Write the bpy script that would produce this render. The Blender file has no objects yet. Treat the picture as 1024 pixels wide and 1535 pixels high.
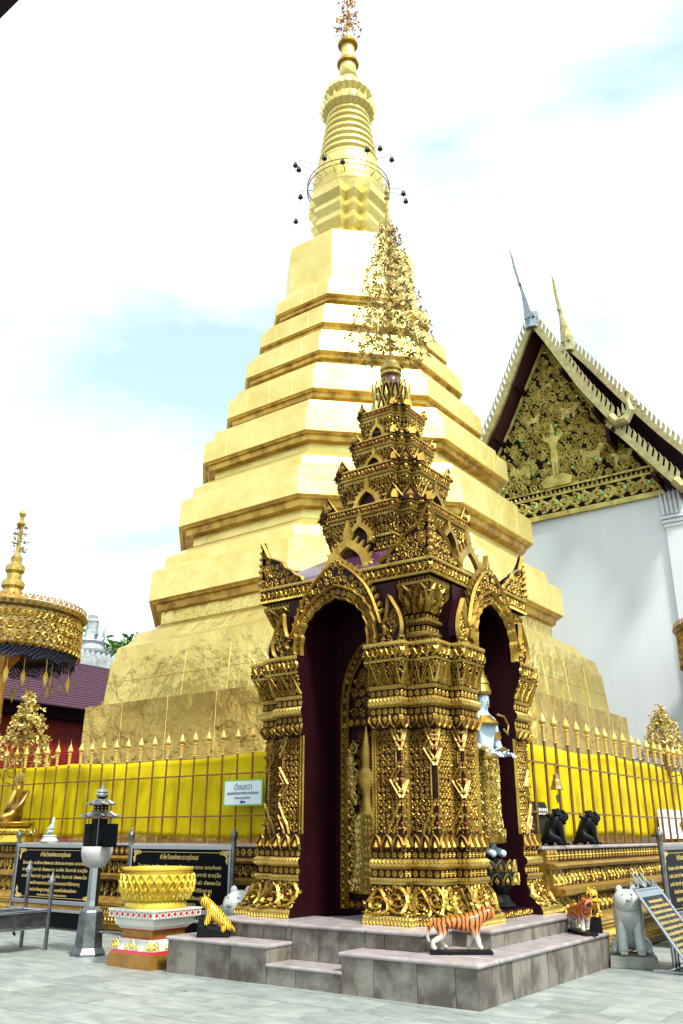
import bpy, math, random
import numpy as np
from mathutils import Vector, Matrix
random.seed(7); rng = np.random.default_rng(7)
SC = bpy.context.scene; COL = SC.collection
R = math.radians; PI = math.pi; sin = math.sin; cos = math.cos
# ---------------------------------------------------------------- camera
cam_d = bpy.data.cameras.new('camera'); cam = bpy.data.objects.new('camera', cam_d); COL.objects.link(cam)
cam.location = (0, 0, 1.6); cam.rotation_euler = (R(90 + 20.57), 0, 0)
cam_d.sensor_fit = 'VERTICAL'; cam_d.sensor_height = 36; cam_d.sensor_width = 24; cam_d.lens = 30.16
cam_d.clip_end = 3000; cam_d.clip_start = .05
SC.camera = cam
# ---------------------------------------------------------------- sky and sun
SUN_EL, SUN_AZ = 54, 146           # azimuth measured from +Y towards +X
w = bpy.data.worlds.new('World'); SC.world = w; w.use_nodes = True
nt = w.node_tree; nt.nodes.clear()
def N(nt, t, **k):
    n = nt.nodes.new(t)
    for a, b in k.items(): setattr(n, a, b)
    return n
out = N(nt, 'ShaderNodeOutputWorld'); bg = N(nt, 'ShaderNodeBackground'); bg.inputs[1].default_value = .10
sky = N(nt, 'ShaderNodeTexSky', sky_type='NISHITA', sun_disc=False, sun_elevation=R(SUN_EL), sun_rotation=R(SUN_AZ))
sky.air_density = 1.0; sky.dust_density = 2.5; sky.ozone_density = 1.0
tc = N(nt, 'ShaderNodeTexCoord'); mp = N(nt, 'ShaderNodeMapping'); mp.inputs['Scale'].default_value = (1.0, 1.0, 2.4); mp.inputs['Location'].default_value = (3.1, .4, 2.15)
nz = N(nt, 'ShaderNodeTexNoise'); nz.inputs['Scale'].default_value = 1.9; nz.inputs['Detail'].default_value = 9; nz.inputs['Roughness'].default_value = .52; nz.inputs['Distortion'].default_value = .35
cr = N(nt, 'ShaderNodeValToRGB'); cr.color_ramp.elements[0].position = .34; cr.color_ramp.elements[1].position = .68
cr.color_ramp.elements[0].color = (.26, .26, .26, 1); cr.color_ramp.elements[1].color = (1, 1, 1, 1)
mx = N(nt, 'ShaderNodeMixRGB'); mx.inputs[2].default_value = (9.0, 9.3, 9.6, 1)
hs = N(nt, 'ShaderNodeMixRGB', blend_type='MULTIPLY'); hs.inputs[0].default_value = 1; hs.inputs[2].default_value = (.87, 1.46, 1.12, 1)
nt.links.new(tc.outputs['Generated'], mp.inputs[0]); nt.links.new(mp.outputs[0], nz.inputs['Vector']); nt.links.new(nz.outputs[0], cr.inputs[0])
nt.links.new(cr.outputs[0], mx.inputs[0]); nt.links.new(sky.outputs[0], hs.inputs[1]); nt.links.new(hs.outputs[0], mx.inputs[1])
nt.links.new(mx.outputs[0], bg.inputs[0]); nt.links.new(bg.outputs[0], out.inputs[0])
sl = bpy.data.lights.new('sun', 'SUN'); sl.energy = 2.6; sl.angle = R(7); sl.color = (1, .96, .88)
so = bpy.data.objects.new('sun', sl); COL.objects.link(so); so.location = (20, -10, 60)
sd = Vector((sin(R(SUN_AZ)) * cos(R(SUN_EL)), cos(R(SUN_AZ)) * cos(R(SUN_EL)), sin(R(SUN_EL))))
so.rotation_euler = sd.to_track_quat('Z', 'Y').to_euler()
vs = SC.view_settings; vs.view_transform = 'Standard'; vs.look = 'None'; vs.exposure = 1.15; vs.gamma = 1; vs.use_curve_mapping = False
SC.cycles.max_bounces = 6; SC.cycles.diffuse_bounces = 3; SC.cycles.glossy_bounces = 3; SC.cycles.transparent_max_bounces = 6
SC.cycles.caustics_reflective = False; SC.cycles.caustics_refractive = False

# ---------------------------------------------------------------- frame of the place: u runs along the near wall, v away from the viewer
A = R(35.82); EU = Vector((cos(A), -sin(A), 0)); EV = Vector((sin(A), cos(A), 0)); C0 = Vector((1.3274, 9.408, 0))
def W(u, v, z=0): return C0 + EU * u + EV * v + Vector((0, 0, z))

# ---------------------------------------------------------------- materials
def mat(name, col, rough=.5, metal=0, col2=None, scale=6, lo=.35, hi=.65, bump=0, bscale=30, bdet=4, rvar=0, spec=.5, stretch=(1, 1, 1), obj_rand=0, coat=0, detail=5, alpha=1, trans=0, dirt=None):
    m = bpy.data.materials.new(name); m.use_nodes = True; t = m.node_tree; b = t.nodes['Principled BSDF']
    b.inputs['Base Color'].default_value = (*col, 1); b.inputs['Roughness'].default_value = rough; b.inputs['Metallic'].default_value = metal
    b.inputs['Specular IOR Level'].default_value = spec; b.inputs['Coat Weight'].default_value = coat
    b.inputs['Transmission Weight'].default_value = trans; b.inputs['Alpha'].default_value = alpha
    tc = N(t, 'ShaderNodeTexCoord'); mp = N(t, 'ShaderNodeMapping'); mp.inputs['Scale'].default_value = stretch
    t.links.new(tc.outputs['Object'], mp.inputs[0]); vec = mp.outputs[0]; oi = None
    if obj_rand:
        oi = N(t, 'ShaderNodeObjectInfo'); ad = N(t, 'ShaderNodeVectorMath', operation='MULTIPLY_ADD'); ad.inputs[1].default_value = (37, 91, 53)
        t.links.new(oi.outputs['Random'], ad.inputs[0]); t.links.new(vec, ad.inputs[2]); vec = ad.outputs[0]
    cs = None
    if col2:
        n = N(t, 'ShaderNodeTexNoise'); n.inputs['Scale'].default_value = scale; n.inputs['Detail'].default_value = detail; n.inputs['Roughness'].default_value = .6
        r = N(t, 'ShaderNodeValToRGB'); r.color_ramp.elements[0].position = lo; r.color_ramp.elements[1].position = hi
        r.color_ramp.elements[0].color = (*col2, 1); r.color_ramp.elements[1].color = (*col, 1)
        t.links.new(vec, n.inputs['Vector']); t.links.new(n.outputs[0], r.inputs[0]); cs = r.outputs[0]
        if rvar:
            mr = N(t, 'ShaderNodeMapRange'); mr.inputs['To Min'].default_value = rough + rvar; mr.inputs['To Max'].default_value = max(.05, rough - rvar)
            t.links.new(n.outputs[0], mr.inputs['Value']); t.links.new(mr.outputs[0], b.inputs['Roughness'])
    if dirt:
        n = N(t, 'ShaderNodeTexNoise'); n.inputs['Scale'].default_value = dirt[1]; n.inputs['Detail'].default_value = 8; n.inputs['Roughness'].default_value = .7
        r = N(t, 'ShaderNodeValToRGB'); r.color_ramp.elements[0].position = dirt[2]; r.color_ramp.elements[1].position = dirt[2] + .12
        mxx = N(t, 'ShaderNodeMixRGB'); mxx.inputs[2].default_value = (*dirt[0], 1)
        if cs: t.links.new(cs, mxx.inputs[1])
        else: mxx.inputs[1].default_value = (*col, 1)
        t.links.new(vec, n.inputs['Vector']); t.links.new(n.outputs[0], r.inputs[0]); t.links.new(r.outputs[0], mxx.inputs[0]); cs = mxx.outputs[0]
    if obj_rand:
        if cs is None:
            rg = N(t, 'ShaderNodeRGB'); rg.outputs[0].default_value = (*col, 1); cs = rg.outputs[0]
        h = N(t, 'ShaderNodeHueSaturation'); mr = N(t, 'ShaderNodeMapRange'); mr.inputs['To Min'].default_value = 1 - obj_rand; mr.inputs['To Max'].default_value = 1 + obj_rand
        t.links.new(oi.outputs['Random'], mr.inputs['Value']); t.links.new(mr.outputs[0], h.inputs['Value']); t.links.new(cs, h.inputs['Color']); cs = h.outputs[0]
    if cs: t.links.new(cs, b.inputs['Base Color'])
    if bump:
        n = N(t, 'ShaderNodeTexNoise'); n.inputs['Scale'].default_value = bscale; n.inputs['Detail'].default_value = bdet
        bp = N(t, 'ShaderNodeBump'); bp.inputs['Strength'].default_value = bump; bp.inputs['Distance'].default_value = .1 if bscale < 1.9 else .30 if bscale < 5 else .02
        t.links.new(vec, n.inputs['Vector']); t.links.new(n.outputs[0], bp.inputs['Height']); t.links.new(bp.outputs[0], b.inputs['Normal'])
    return m
M = {}
M['chedi'] = mat('gilded_copper_sheet', (.82, .68, .26), .45, .80, col2=(.70, .54, .16), scale=.9, bump=.45, bscale=1.8, bdet=5, rvar=.1, dirt=((.30, .16, .04), 1.3, .70))
M['chedi_low'] = mat('crumpled_gilded_sheet', (.76, .60, .20), .38, .85, col2=(.62, .46, .13), scale=.5, bump=.6, bscale=1.95, bdet=4, stretch=(1, 1, .8), rvar=.1, dirt=((.34, .20, .05), .6, .72))
M['chedi_base'] = mat('reflection_brown_gilding', (.62, .43, .115), .36, .84, col2=(.42, .26, .065), scale=.9, bump=.5, bscale=1.95)  # brown puts the reflection of dark surroundings into the base tier's colour
M['chedi_shade_brown'] = mat('shade_brown_gilding', (.66, .42, .09), .42, .78, col2=(.30, .15, .03), scale=2.0, lo=.36, hi=.60)  # brown paints the shade under the ledges; spire discs share the tone
M['gold'] = mat('gold_leaf_carving', (.50, .33, .065), .40, .8, col2=(.27, .14, .022), scale=3, bump=.15, bscale=60, dirt=((.13, .06, .015), 7, .62))
M['goldrim'] = mat('gold_rim', (.54, .40, .11), .42, .7, col2=(.34, .21, .045), scale=9, dirt=((.12, .06, .02), 8, .64))
M['goldp'] = mat('gold_paint', (.40, .235, .04), .42, .45, col2=(.22, .11, .018), scale=7)
M['goldspear'] = mat('gold_paint_worn', (.72, .48, .12), .42, .35, col2=(.50, .28, .06), scale=12)
M['pole'] = mat('brown_gold_rail_paint', (.24, .115, .022), .45, .2, col2=(.13, .055, .014), scale=8, spec=.2)
M['maroon'] = mat('maroon_lacquer', (.022, .003, .006), .5, 0, col2=(.014, .002, .004), scale=3, spec=.12)
M['ground'] = mat('dark_ground_of_carving', (.040, .014, .006), .6, .2, col2=(.018, .006, .004), scale=9, spec=.1)
M['purple'] = mat('purple_lacquered_roof', (.085, .022, .075), .28, 0, col2=(.06, .014, .05), scale=4, coat=.3)
M['redglass'] = mat('red_glass_mosaic', (.30, .03, .03), .2)
M['glass'] = mat('clear_glass_mosaic', (.75, .8, .78), .08, .7)
M['marble'] = mat('pale_marble_paving', (.33, .345, .325), .36, 0, col2=(.185, .215, .205), scale=2.2, bump=.06, bscale=40, rvar=.1, stretch=(1, 2.2, 1), obj_rand=.12, dirt=((.10, .115, .115), 4.5, .585), spec=.35)
M['grout'] = mat('paving_joint', (.13, .13, .12), .8)
M['deck'] = mat('dark_brick_terrace', (.12, .085, .07), .8, 0, col2=(.07, .05, .04), scale=4)
M['slab'] = mat('grey_pink_stone_facing', (.215, .19, .16), .55, 0, col2=(.09, .074, .062), scale=3.2, lo=.40, hi=.60, bump=.1, bscale=50, obj_rand=.16, stretch=(1, 1, .8), dirt=((.06, .045, .038), 5, .60), spec=.25)
M['coping'] = mat('pink_white_marble_nosing', (.37, .315, .32), .35, 0, col2=(.25, .205, .215), scale=5, obj_rand=.06, dirt=((.17, .13, .13), 9, .66))
M['cloth'] = mat('yellow_satin_cloth', (.63, .475, .002), .6, 0, col2=(.52, .37, .002), scale=1.5, spec=.1)
M['white'] = mat('white_wall_paint', (.84, .86, .90), .7, 0, col2=(.78, .80, .85), scale=.6, stretch=(1, 1, .22), dirt=((.66, .67, .69), 1.4, .70))
M['steel'] = mat('stainless_steel', (.42, .42, .45), .22, 1, col2=(.40, .40, .42), scale=7, rvar=.08)
M['steeldark'] = mat('weathered_steel', (.22, .225, .24), .33, .9, col2=(.10, .095, .10), scale=6)
M['black'] = mat('black_paint', (.006, .006, .007), .4, 0, spec=.09)
M['blackpanel'] = mat('black_polished_granite', (.003, .004, .006), .2, 0, spec=.04)
M['goldtext'] = mat('gold_lettering', (.72, .50, .16), .45, .3)
M['whitestone'] = mat('white_glazed_stone', (.52, .54, .52), .35, 0, col2=(.40, .42, .40), scale=6, dirt=((.35, .34, .32), 6, .66))
M['plinth'] = mat('weathered_grey_stone', (.24, .24, .21), .75, 0, col2=(.15, .15, .13), scale=6, bump=.25, bscale=35, dirt=((.12, .12, .10), 7, .6))
M['whitep'] = mat('white_enamel', (.56, .55, .52), .35, 0, col2=(.64, .61, .56), scale=5, dirt=((.40, .36, .30), 7, .68))
M['red'] = mat('red_enamel', (.42, .02, .03), .4)
M['ochre'] = mat('ochre_gold_paint', (.36, .18, .03), .4, .3, col2=(.25, .11, .02), scale=5)
M['lotus'] = mat('bright_gold_paint', (.66, .50, .06), .38, .3, col2=(.72, .46, .04), scale=8)
M['signwhite'] = mat('pale_sign_board', (.66, .72, .76), .5)
M['signgreen'] = mat('green_sign_border', (.20, .42, .05), .5)
M['blue'] = mat('navy_lettering', (.012, .02, .10), .5)
M['navy'] = mat('blue_arrow_paint', (.01, .01, .28), .5)
M['skinstone'] = mat('pale_blue_painted_skin', (.52, .60, .70), .45, 0, col2=(.43, .52, .64), scale=5)
M['rooftile'] = mat('purple_brown_roof_tile', (.085, .032, .062), .5, 0, col2=(.05, .018, .035), scale=5)
M['redwall'] = mat('red_boarding', (.34, .014, .012), .5, 0, col2=(.20, .01, .01), scale=3)
M['greystone'] = mat('grey_white_stucco', (.50, .53, .55), .8, 0, col2=(.26, .29, .31), scale=3, bump=.2, bscale=20)
M['leaf'] = mat('green_foliage', (.10, .21, .03), .5, 0, col2=(.045, .11, .015), scale=3)
M['bark'] = mat('bark', (.10, .07, .05), .9)
M['eave'] = mat('dark_timber', (.012, .005, .006), .7, spec=.08)
M['soffit'] = mat('maroon_soffit_boards', (.060, .012, .014), .6)
M['gable'] = mat('dark_green_gable_ground', (.010, .008, .004), .8, spec=.08)
M['gablegold'] = mat('dull_gilt_stucco', (.82, .68, .21), .5, .12, col2=(.42, .31, .07), scale=3)
M['gablerim'] = mat('pale_gilt_bargeboard', (.46, .41, .19), .5, .3, col2=(.28, .24, .10), scale=4)
M['mirror'] = mat('green_mirror_glass', (.25, .60, .28), .12, .4)
M['finial'] = mat('blue_grey_mosaic_finial', (.30, .36, .40), .35, .3, col2=(.18, .22, .26), scale=9)
M['redroof'] = mat('red_roof_tile', (.20, .04, .045), .55, 0, col2=(.14, .03, .03), scale=3)
M['brass'] = mat('aged_brass', (.34, .22, .08), .4, .8)
M['bell'] = mat('dark_bronze', (.03, .035, .04), .5, .4)
M['copperl'] = mat('copper_gold_leafwork', (.62, .33, .08), .35, .75, col2=(.42, .17, .05), scale=9)
M['treegold'] = mat('antique_gold_leafwork', (.46, .32, .08), .4, .5, col2=(.26, .15, .03), scale=9)
M['leafgold'] = mat('bright_gold_leafwork', (.72, .55, .16), .4, .4, col2=(.46, .30, .06), scale=9)
M['lace'] = mat('dark_blue_lace_fringe', (.03, .03, .07), .5, .2)
M['vessel'] = mat('hazy_plastic_bowl', (.72, .66, .68), .25, 0, trans=.45)
M['sand'] = mat('pale_ash', (.55, .52, .50), .9)
M['tongue'] = mat('dark_red_mouth', (.20, .02, .02), .5)
def tiger_mat(name, c, belly, s=1.0, zlo=.12, zhi=.24, ps=9):
    m = bpy.data.materials.new(name); m.use_nodes = True; t = m.node_tree; b = t.nodes['Principled BSDF']; b.inputs['Roughness'].default_value = .3
    tc = N(t, 'ShaderNodeTexCoord'); wv = N(t, 'ShaderNodeTexWave', wave_type='BANDS', bands_direction='X'); wv.inputs['Scale'].default_value = ps / s; wv.inputs['Distortion'].default_value = 5.5; wv.inputs['Detail'].default_value = 2.5; wv.inputs['Detail Scale'].default_value = 1.3
    r = N(t, 'ShaderNodeValToRGB'); r.color_ramp.elements[0].position = .26; r.color_ramp.elements[1].position = .34
    sx = N(t, 'ShaderNodeSeparateXYZ'); g = N(t, 'ShaderNodeMapRange'); g.inputs['From Min'].default_value = zlo; g.inputs['From Max'].default_value = zhi
    nn = N(t, 'ShaderNodeTexNoise'); nn.inputs['Scale'].default_value = 9 / s; ma = N(t, 'ShaderNodeMath', operation='MULTIPLY_ADD'); ma.inputs[1].default_value = .10 * s
    m1 = N(t, 'ShaderNodeMixRGB'); m1.inputs[1].default_value = (*belly, 1); m1.inputs[2].default_value = (*c, 1)
    m2 = N(t, 'ShaderNodeMixRGB'); m2.inputs[1].default_value = (.012, .010, .010, 1)
    mm = N(t, 'ShaderNodeMath', operation='MAXIMUM'); inv = N(t, 'ShaderNodeMath', operation='SUBTRACT'); inv.inputs[0].default_value = 1
    L = t.links.new
    L(tc.outputs['Object'], wv.inputs[0]); L(wv.outputs[1], r.inputs[0]); L(tc.outputs['Object'], sx.inputs[0]); L(tc.outputs['Object'], nn.inputs[0])
    L(nn.outputs[0], ma.inputs[0]); L(sx.outputs[2], ma.inputs[2]); L(ma.outputs[0], g.inputs[0]); L(g.outputs[0], m1.inputs[0])
    L(g.outputs[0], inv.inputs[1]); L(inv.outputs[0], mm.inputs[0]); L(r.outputs[0], mm.inputs[1])
    L(mm.outputs[0], m2.inputs[0]); L(m1.outputs[0], m2.inputs[2]); L(m2.outputs[0], b.inputs['Base Color'])
    return m
M['tiger_orange'] = tiger_mat('orange_glazed_tiger', (.60, .15, .012), (.60, .55, .48), 1, .20, .30, 6.5)
M['tiger_red'] = tiger_mat('red_orange_glazed_tiger', (.60, .13, .02), (.72, .64, .55), 1, .16, .28)
M['tiger_yellow'] = tiger_mat('yellow_glazed_tiger', (.80, .46, .02), (.78, .56, .10), 1, .02, .06, 13)

# ---------------------------------------------------------------- mesh helpers
class MB:
    def __init__(s): s.v = []; s.f = []; s.n = 0; s.mi = []
    def add(s, vs, fs, mi=0):
        vs = np.asarray(vs, float); s.v.append(vs); o = s.n
        s.f.extend([tuple(i + o for i in f) for f in fs]); s.mi.extend([mi] * len(fs)); s.n += len(vs)
    def box(s, x0, x1, y0, y1, z0, z1, mi=0, top=None):
        t = top or 0
        s.add([(x0, y0, z0), (x1, y0, z0), (x1, y1, z0), (x0, y1, z0), (x0 + t, y0 + t, z1), (x1 - t, y0 + t, z1), (x1 - t, y1 - t, z1), (x0 + t, y1 - t, z1)],
              [(3, 2, 1, 0), (4, 5, 6, 7), (0, 1, 5, 4), (1, 2, 6, 5), (2, 3, 7, 6), (3, 0, 4, 7)], mi)
    def lathe(s, prof, seg=16, c=(0, 0, 0), mi=0, cap=True, rot=0):
        n = len(prof); a = np.arange(seg) * 2 * PI / seg + rot
        vs = [(c[0] + r * cos(t), c[1] + r * sin(t), c[2] + z) for r, z in prof for t in a]
        fs = [(i * seg + j, i * seg + (j + 1) % seg, (i + 1) * seg + (j + 1) % seg, (i + 1) * seg + j) for i in range(n - 1) for j in range(seg)]
        if cap: fs += [tuple(range(seg))[::-1], tuple((n - 1) * seg + j for j in range(seg))]
        s.add(vs, fs, mi)
    def tube(s, pts, r, seg=6, mi=0, cap=True):
        pts = [Vector(p) for p in pts]; n = len(pts); rs = r if isinstance(r, (list, tuple)) else [r] * n
        vs = []; up = Vector((0, 0, 1))
        for i, p in enumerate(pts):
            d = (pts[min(i + 1, n - 1)] - pts[max(i - 1, 0)]).normalized()
            a = d.cross(up)
            if a.length < .05: a = d.cross(Vector((1, 0, 0)))
            a.normalize(); b = d.cross(a)
            for k in range(seg):
                t = 2 * PI * k / seg; vs.append(p + (a * cos(t) + b * sin(t)) * rs[i])
        fs = [(i * seg + j, (i + 1) * seg + j, (i + 1) * seg + (j + 1) % seg, i * seg + (j + 1) % seg) for i in range(n - 1) for j in range(seg)]
        if cap: fs += [tuple(range(seg)), tuple((n - 1) * seg + j for j in range(seg))[::-1]]
        s.add(vs, fs, mi)
    def loft(s, rings, cap=True, mi=0):
        m = len(rings[0]); vs = [p for r in rings for p in r]
        fs = [(i * m + j, i * m + (j + 1) % m, (i + 1) * m + (j + 1) % m, (i + 1) * m + j) for i in range(len(rings) - 1) for j in range(m)]
        if cap: fs += [tuple(range(m))[::-1], tuple((len(rings) - 1) * m + j for j in range(m))]
        s.add(vs, fs, mi)
    def prism(s, poly, f0, f1, mi=0):          # poly in 2-D, f0 / f1 map (a,b) to the back / front point
        m = len(poly); vs = [f0(*p) for p in poly] + [f1(*p) for p in poly]
        s.add(vs, [tuple(range(m))[::-1], tuple(range(m, 2 * m))] + [(j, (j + 1) % m, m + (j + 1) % m, m + j) for j in range(m)], mi)
    def ball(s, c, r, sx=1, sy=1, sz=1, seg=10, rg=6, mi=0):
        vs = [(c[0], c[1], c[2] - r * sz)]; fs = []
        for i in range(1, rg):
            ph = PI * i / rg - PI / 2
            vs += [(c[0] + r * sx * cos(ph) * cos(2 * PI * j / seg), c[1] + r * sy * cos(ph) * sin(2 * PI * j / seg), c[2] + r * sz * sin(ph)) for j in range(seg)]
        vs.append((c[0], c[1], c[2] + r * sz)); k = len(vs) - 1
        fs += [(0, 1 + (j + 1) % seg, 1 + j) for j in range(seg)]
        for i in range(rg - 2): fs += [(1 + i * seg + j, 1 + i * seg + (j + 1) % seg, 1 + (i + 1) * seg + (j + 1) % seg, 1 + (i + 1) * seg + j) for j in range(seg)]
        b = 1 + (rg - 2) * seg; fs += [(b + j, b + (j + 1) % seg, k) for j in range(seg)]
        s.add(vs, fs, mi)
    def build(s, name, m, parent=None, smooth=False, shift=None, kind=None, bevel=0, rim=None):
        v = np.concatenate(s.v) if s.v else np.zeros((0, 3))
        if shift is not None: v = v + np.array(shift)
        me = bpy.data.meshes.new(name); me.from_pydata(v.tolist(), [], s.f)
        ms = m if isinstance(m, (list, tuple)) else [m]
        for x in ms: me.materials.append(M[x] if isinstance(x, str) else x)
        if len(ms) > 1: me.polygons.foreach_set('material_index', s.mi)
        if smooth: me.polygons.foreach_set('use_smooth', [True] * len(me.polygons))
        me.validate(); me.update()
        o = bpy.data.objects.new(name, me); COL.objects.link(o)
        if parent: o.parent = parent
        if kind: o['kind'] = kind
        if bevel:
            b = o.modifiers.new('edge', 'BEVEL'); b.width = bevel; b.segments = 2; b.limit_method = 'ANGLE'
        return o
def tag(o, label, cat, group=None):
    o['label'] = label; o['category'] = cat
    if group: o['group'] = group
    return o
def thing(name, label, cat, loc=(0, 0, 0), rz=-A, group=None):
    o = bpy.data.objects.new(name, None); COL.objects.link(o); o.location = loc; o.rotation_euler = (0, 0, rz); o.empty_display_size = .2
    return tag(o, label, cat, group)
def dup(o, parent=None, loc=None, rz=None):
    c = o.copy(); COL.objects.link(c)
    if parent: c.parent = parent
    if loc is not None: c.location = loc
    if rz is not None: c.rotation_euler = (0, 0, rz)
    return c
def dup_tree(o, parent=None, loc=None, rz=None):
    c = dup(o, parent, loc, rz)
    for ch in o.children: dup_tree(ch, c)
    return c
def skin(name, J, bones, rootj, m, parent=None, sub=2, shift=(0, 0, 0), scale=1):
    ks = list(J); ix = {k: i for i, k in enumerate(ks)}
    me = bpy.data.meshes.new(name); me.from_pydata([[c * scale + t for c, t in zip(J[k][:3], shift)] for k in ks], [(ix[a], ix[b]) for a, b in bones], [])
    o = bpy.data.objects.new(name, me); COL.objects.link(o); o.modifiers.new('skin', 'SKIN')
    for k in ks:
        sv = me.skin_vertices[0].data[ix[k]]; r = J[k][3]; r2 = J[k][4] if len(J[k]) > 4 else r
        sv.radius = (r * scale, r2 * scale); sv.use_root = (k == rootj)
    o.modifiers['skin'].use_smooth_shade = True
    ss = o.modifiers.new('sub', 'SUBSURF'); ss.levels = sub; ss.render_levels = sub
    dg = bpy.context.evaluated_depsgraph_get(); nm = bpy.data.meshes.new_from_object(o.evaluated_get(dg))
    o.modifiers.clear(); o.data = nm; nm.name = name; nm.materials.clear(); nm.materials.append(M[m]); bpy.data.meshes.remove(me)
    nm.polygons.foreach_set('use_smooth', [True] * len(nm.polygons))
    if parent: o.parent = parent
    return o

# ---------------------------------------------------------------- carved ornament: small raised motifs laid over a surface
WSC = 1.4
def _ridge(pts, wd, h, base=0):
    pts = np.array(pts, float); n = len(pts); d = np.gradient(pts, axis=0); d /= np.linalg.norm(d, axis=1)[:, None] + 1e-9
    nn = np.stack([-d[:, 1], d[:, 0]], 1); wd = np.broadcast_to(np.array(wd, float) * WSC, (n,)); h = np.broadcast_to(np.array(h, float), (n,))
    V = []
    for i in range(n):
        l = pts[i] + nn[i] * wd[i]; r = pts[i] - nn[i] * wd[i]
        V += [(l[0], l[1], base), (pts[i][0], pts[i][1], base + h[i]), (r[0], r[1], base)]
    F = []
    for i in range(n - 1):
        a, b = 3 * i, 3 * i + 3
        F += [(a + 1, a, b, b + 1), (a + 2, a + 1, b + 1, b + 2)]
    return V, F
def _join(*ps):
    V = []; F = []
    for v, f in ps:
        o = len(V); V += list(v); F += [tuple(i + o for i in q) for q in f]
    return np.array(V, float), F
def _kite(p, ang, l, wd, h):
    d = np.array([cos(ang), sin(ang)]); n = np.array([-d[1], d[0]]); p = np.array(p); wd = wd * (1 + (WSC - 1) * .7)
    a = p; b = p + d * l * .4 + n * wd; c = p + d * l; e = p + d * l * .4 - n * wd; m = p + d * l * .4
    return [(*a, 0), (*b, 0), (*c, 0), (*e, 0), (*m, h)], [(4, 0, 3), (4, 3, 2), (4, 2, 1), (4, 1, 0)]
def _dome(c, r, h, n=6):
    return [(c[0] + r * cos(2 * PI * k / n), c[1] + r * sin(2 * PI * k / n), 0) for k in range(n)] + [(c[0], c[1], h)], [(k, (k + 1) % n, n) for k in range(n)]
def t_scroll(a0=200, turns=1.45, hgt=.13):
    P = []
    for i in range(13):
        t = i / 12; a = R(a0 + 360 * turns * t); r = .44 * (1 - t) ** .85 + .06; P.append((.5 + r * cos(a), .5 + r * sin(a)))
    parts = [_ridge(P, np.linspace(.085, .045, 13), hgt)]
    for a, l in ((a0 + 40, .26), (a0 + 100, .3), (a0 + 165, .3), (a0 + 235, .26)):
        q = (.5 + .36 * cos(R(a)), .5 + .36 * sin(R(a))); parts.append(_kite(q, R(a + 38), l, .085, hgt))
    parts.append(_dome((.5, .5), .13, hgt * 1.4))
    return _join(*parts)
def t_rosette(n=8, hgt=.14):
    ps = [_kite((.5 + .08 * cos(2 * PI * k / n), .5 + .08 * sin(2 * PI * k / n)), 2 * PI * k / n, .38, .13, hgt) for k in range(n)]
    return _join(*ps, _dome((.5, .5), .14, hgt * 1.7))
def t_leafpair(hgt=.13):
    ps = [_ridge([(.5, 0), (.47, .3), (.55, .6), (.5, 1)], [.05, .05, .05, .05], hgt)]
    for y, s in ((.08, 1), (.3, -1), (.5, 1), (.72, -1)): ps += [_kite((.5, y), R(90 - 55 * s), .5, .13, hgt)]
    ps.append(_dome((.28, .78), .14, hgt)); ps.append(_dome((.75, .3), .12, hgt))
    return _join(*ps)
def t_petal(hgt=.22):
    out = [(.04, 0), (.02, .4), (.2, .75), (.5, 1.0), (.8, .75), (.98, .4), (.96, 0)]
    return _join(_ridge(out, .06, hgt), _kite((.5, .02), R(90), .7, .22, hgt), _dome((.5, .35), .1, hgt * 1.4, 5))
def t_tooth(hgt=.3): return np.array([(0.04, 1, 0), (.5, 0.0, 0), (.96, 1, 0), (.5, .62, hgt)], float), [(0, 1, 3), (1, 2, 3), (2, 0, 3)]
def t_toothup(hgt=.3): return np.array([(0.04, 0, 0), (.96, 0, 0), (.5, 1, 0), (.5, .38, hgt)], float), [(0, 1, 3), (1, 2, 3), (2, 0, 3)]
def t_bead(hgt=.35): return np.array([(.1, .1, 0), (.9, .1, 0), (.9, .9, 0), (.1, .9, 0), (.5, .5, hgt)], float), [(0, 1, 4), (1, 2, 4), (2, 3, 4), (3, 0, 4)]
def t_vine(hgt=.13):
    xs = np.linspace(0, 1, 9); ps = [_ridge([(x, .5 + .3 * sin(2 * PI * x)) for x in xs], .07, hgt)]
    for x0, y0, s in ((.25, .36, -1), (.75, .64, 1)):
        P = [(x0 + (.26 * (1 - t) + .03) * cos(R(s * 100 - s * 470 * t)), y0 - s * 0 + (.26 * (1 - t) + .03) * sin(R(s * 100 - s * 470 * t))) for t in np.linspace(0, 1, 9)]
        ps += [_ridge(P, np.linspace(.06, .04, 9), hgt), _dome((x0, y0), .1, hgt * 1.4, 5)]
    for p, a in (((.25, .85), 60), ((.5, .5), 130), ((.5, .5), -50), ((.75, .15), 240), ((.02, .5), 250), ((.98, .5), 70)): ps.append(_kite(p, R(a), .3, .09, hgt))
    return _join(*ps)
def t_bigvine():
    a = _ridge([(x, .5 + .36 * sin(2 * PI * x)) for x in np.linspace(0, 1, 17)], .035, .10, .02); ps = [a]
    for x0, y0, s in ((.25, .40, -1), (.75, .60, 1)):
        P = [(x0 + (.30 * (1 - t) + .05) * cos(R(s * 100 - s * 500 * t)), y0 + (.30 * (1 - t) + .05) * sin(R(s * 100 - s * 500 * t))) for t in np.linspace(0, 1, 14)]
        ps += [_ridge(P, np.linspace(.035, .025, 14), .10, .02), _dome((x0, y0), .07, .13, 6)]
        for q in range(6): ps.append(_kite((x0 + .30 * cos(q * PI / 3), y0 + .30 * sin(q * PI / 3)), q * PI / 3 + s * .9, .16, .035, .09))
    return _join(*ps)
def t_chev(): return _join(_ridge([(0, 0), (.5, 1), (1, 0)], .05, .12, .02), _ridge([(.2, 0), (.5, .6), (.8, 0)], .035, .10, .02), _dome((.5, .2), .09, .14, 6))
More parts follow.
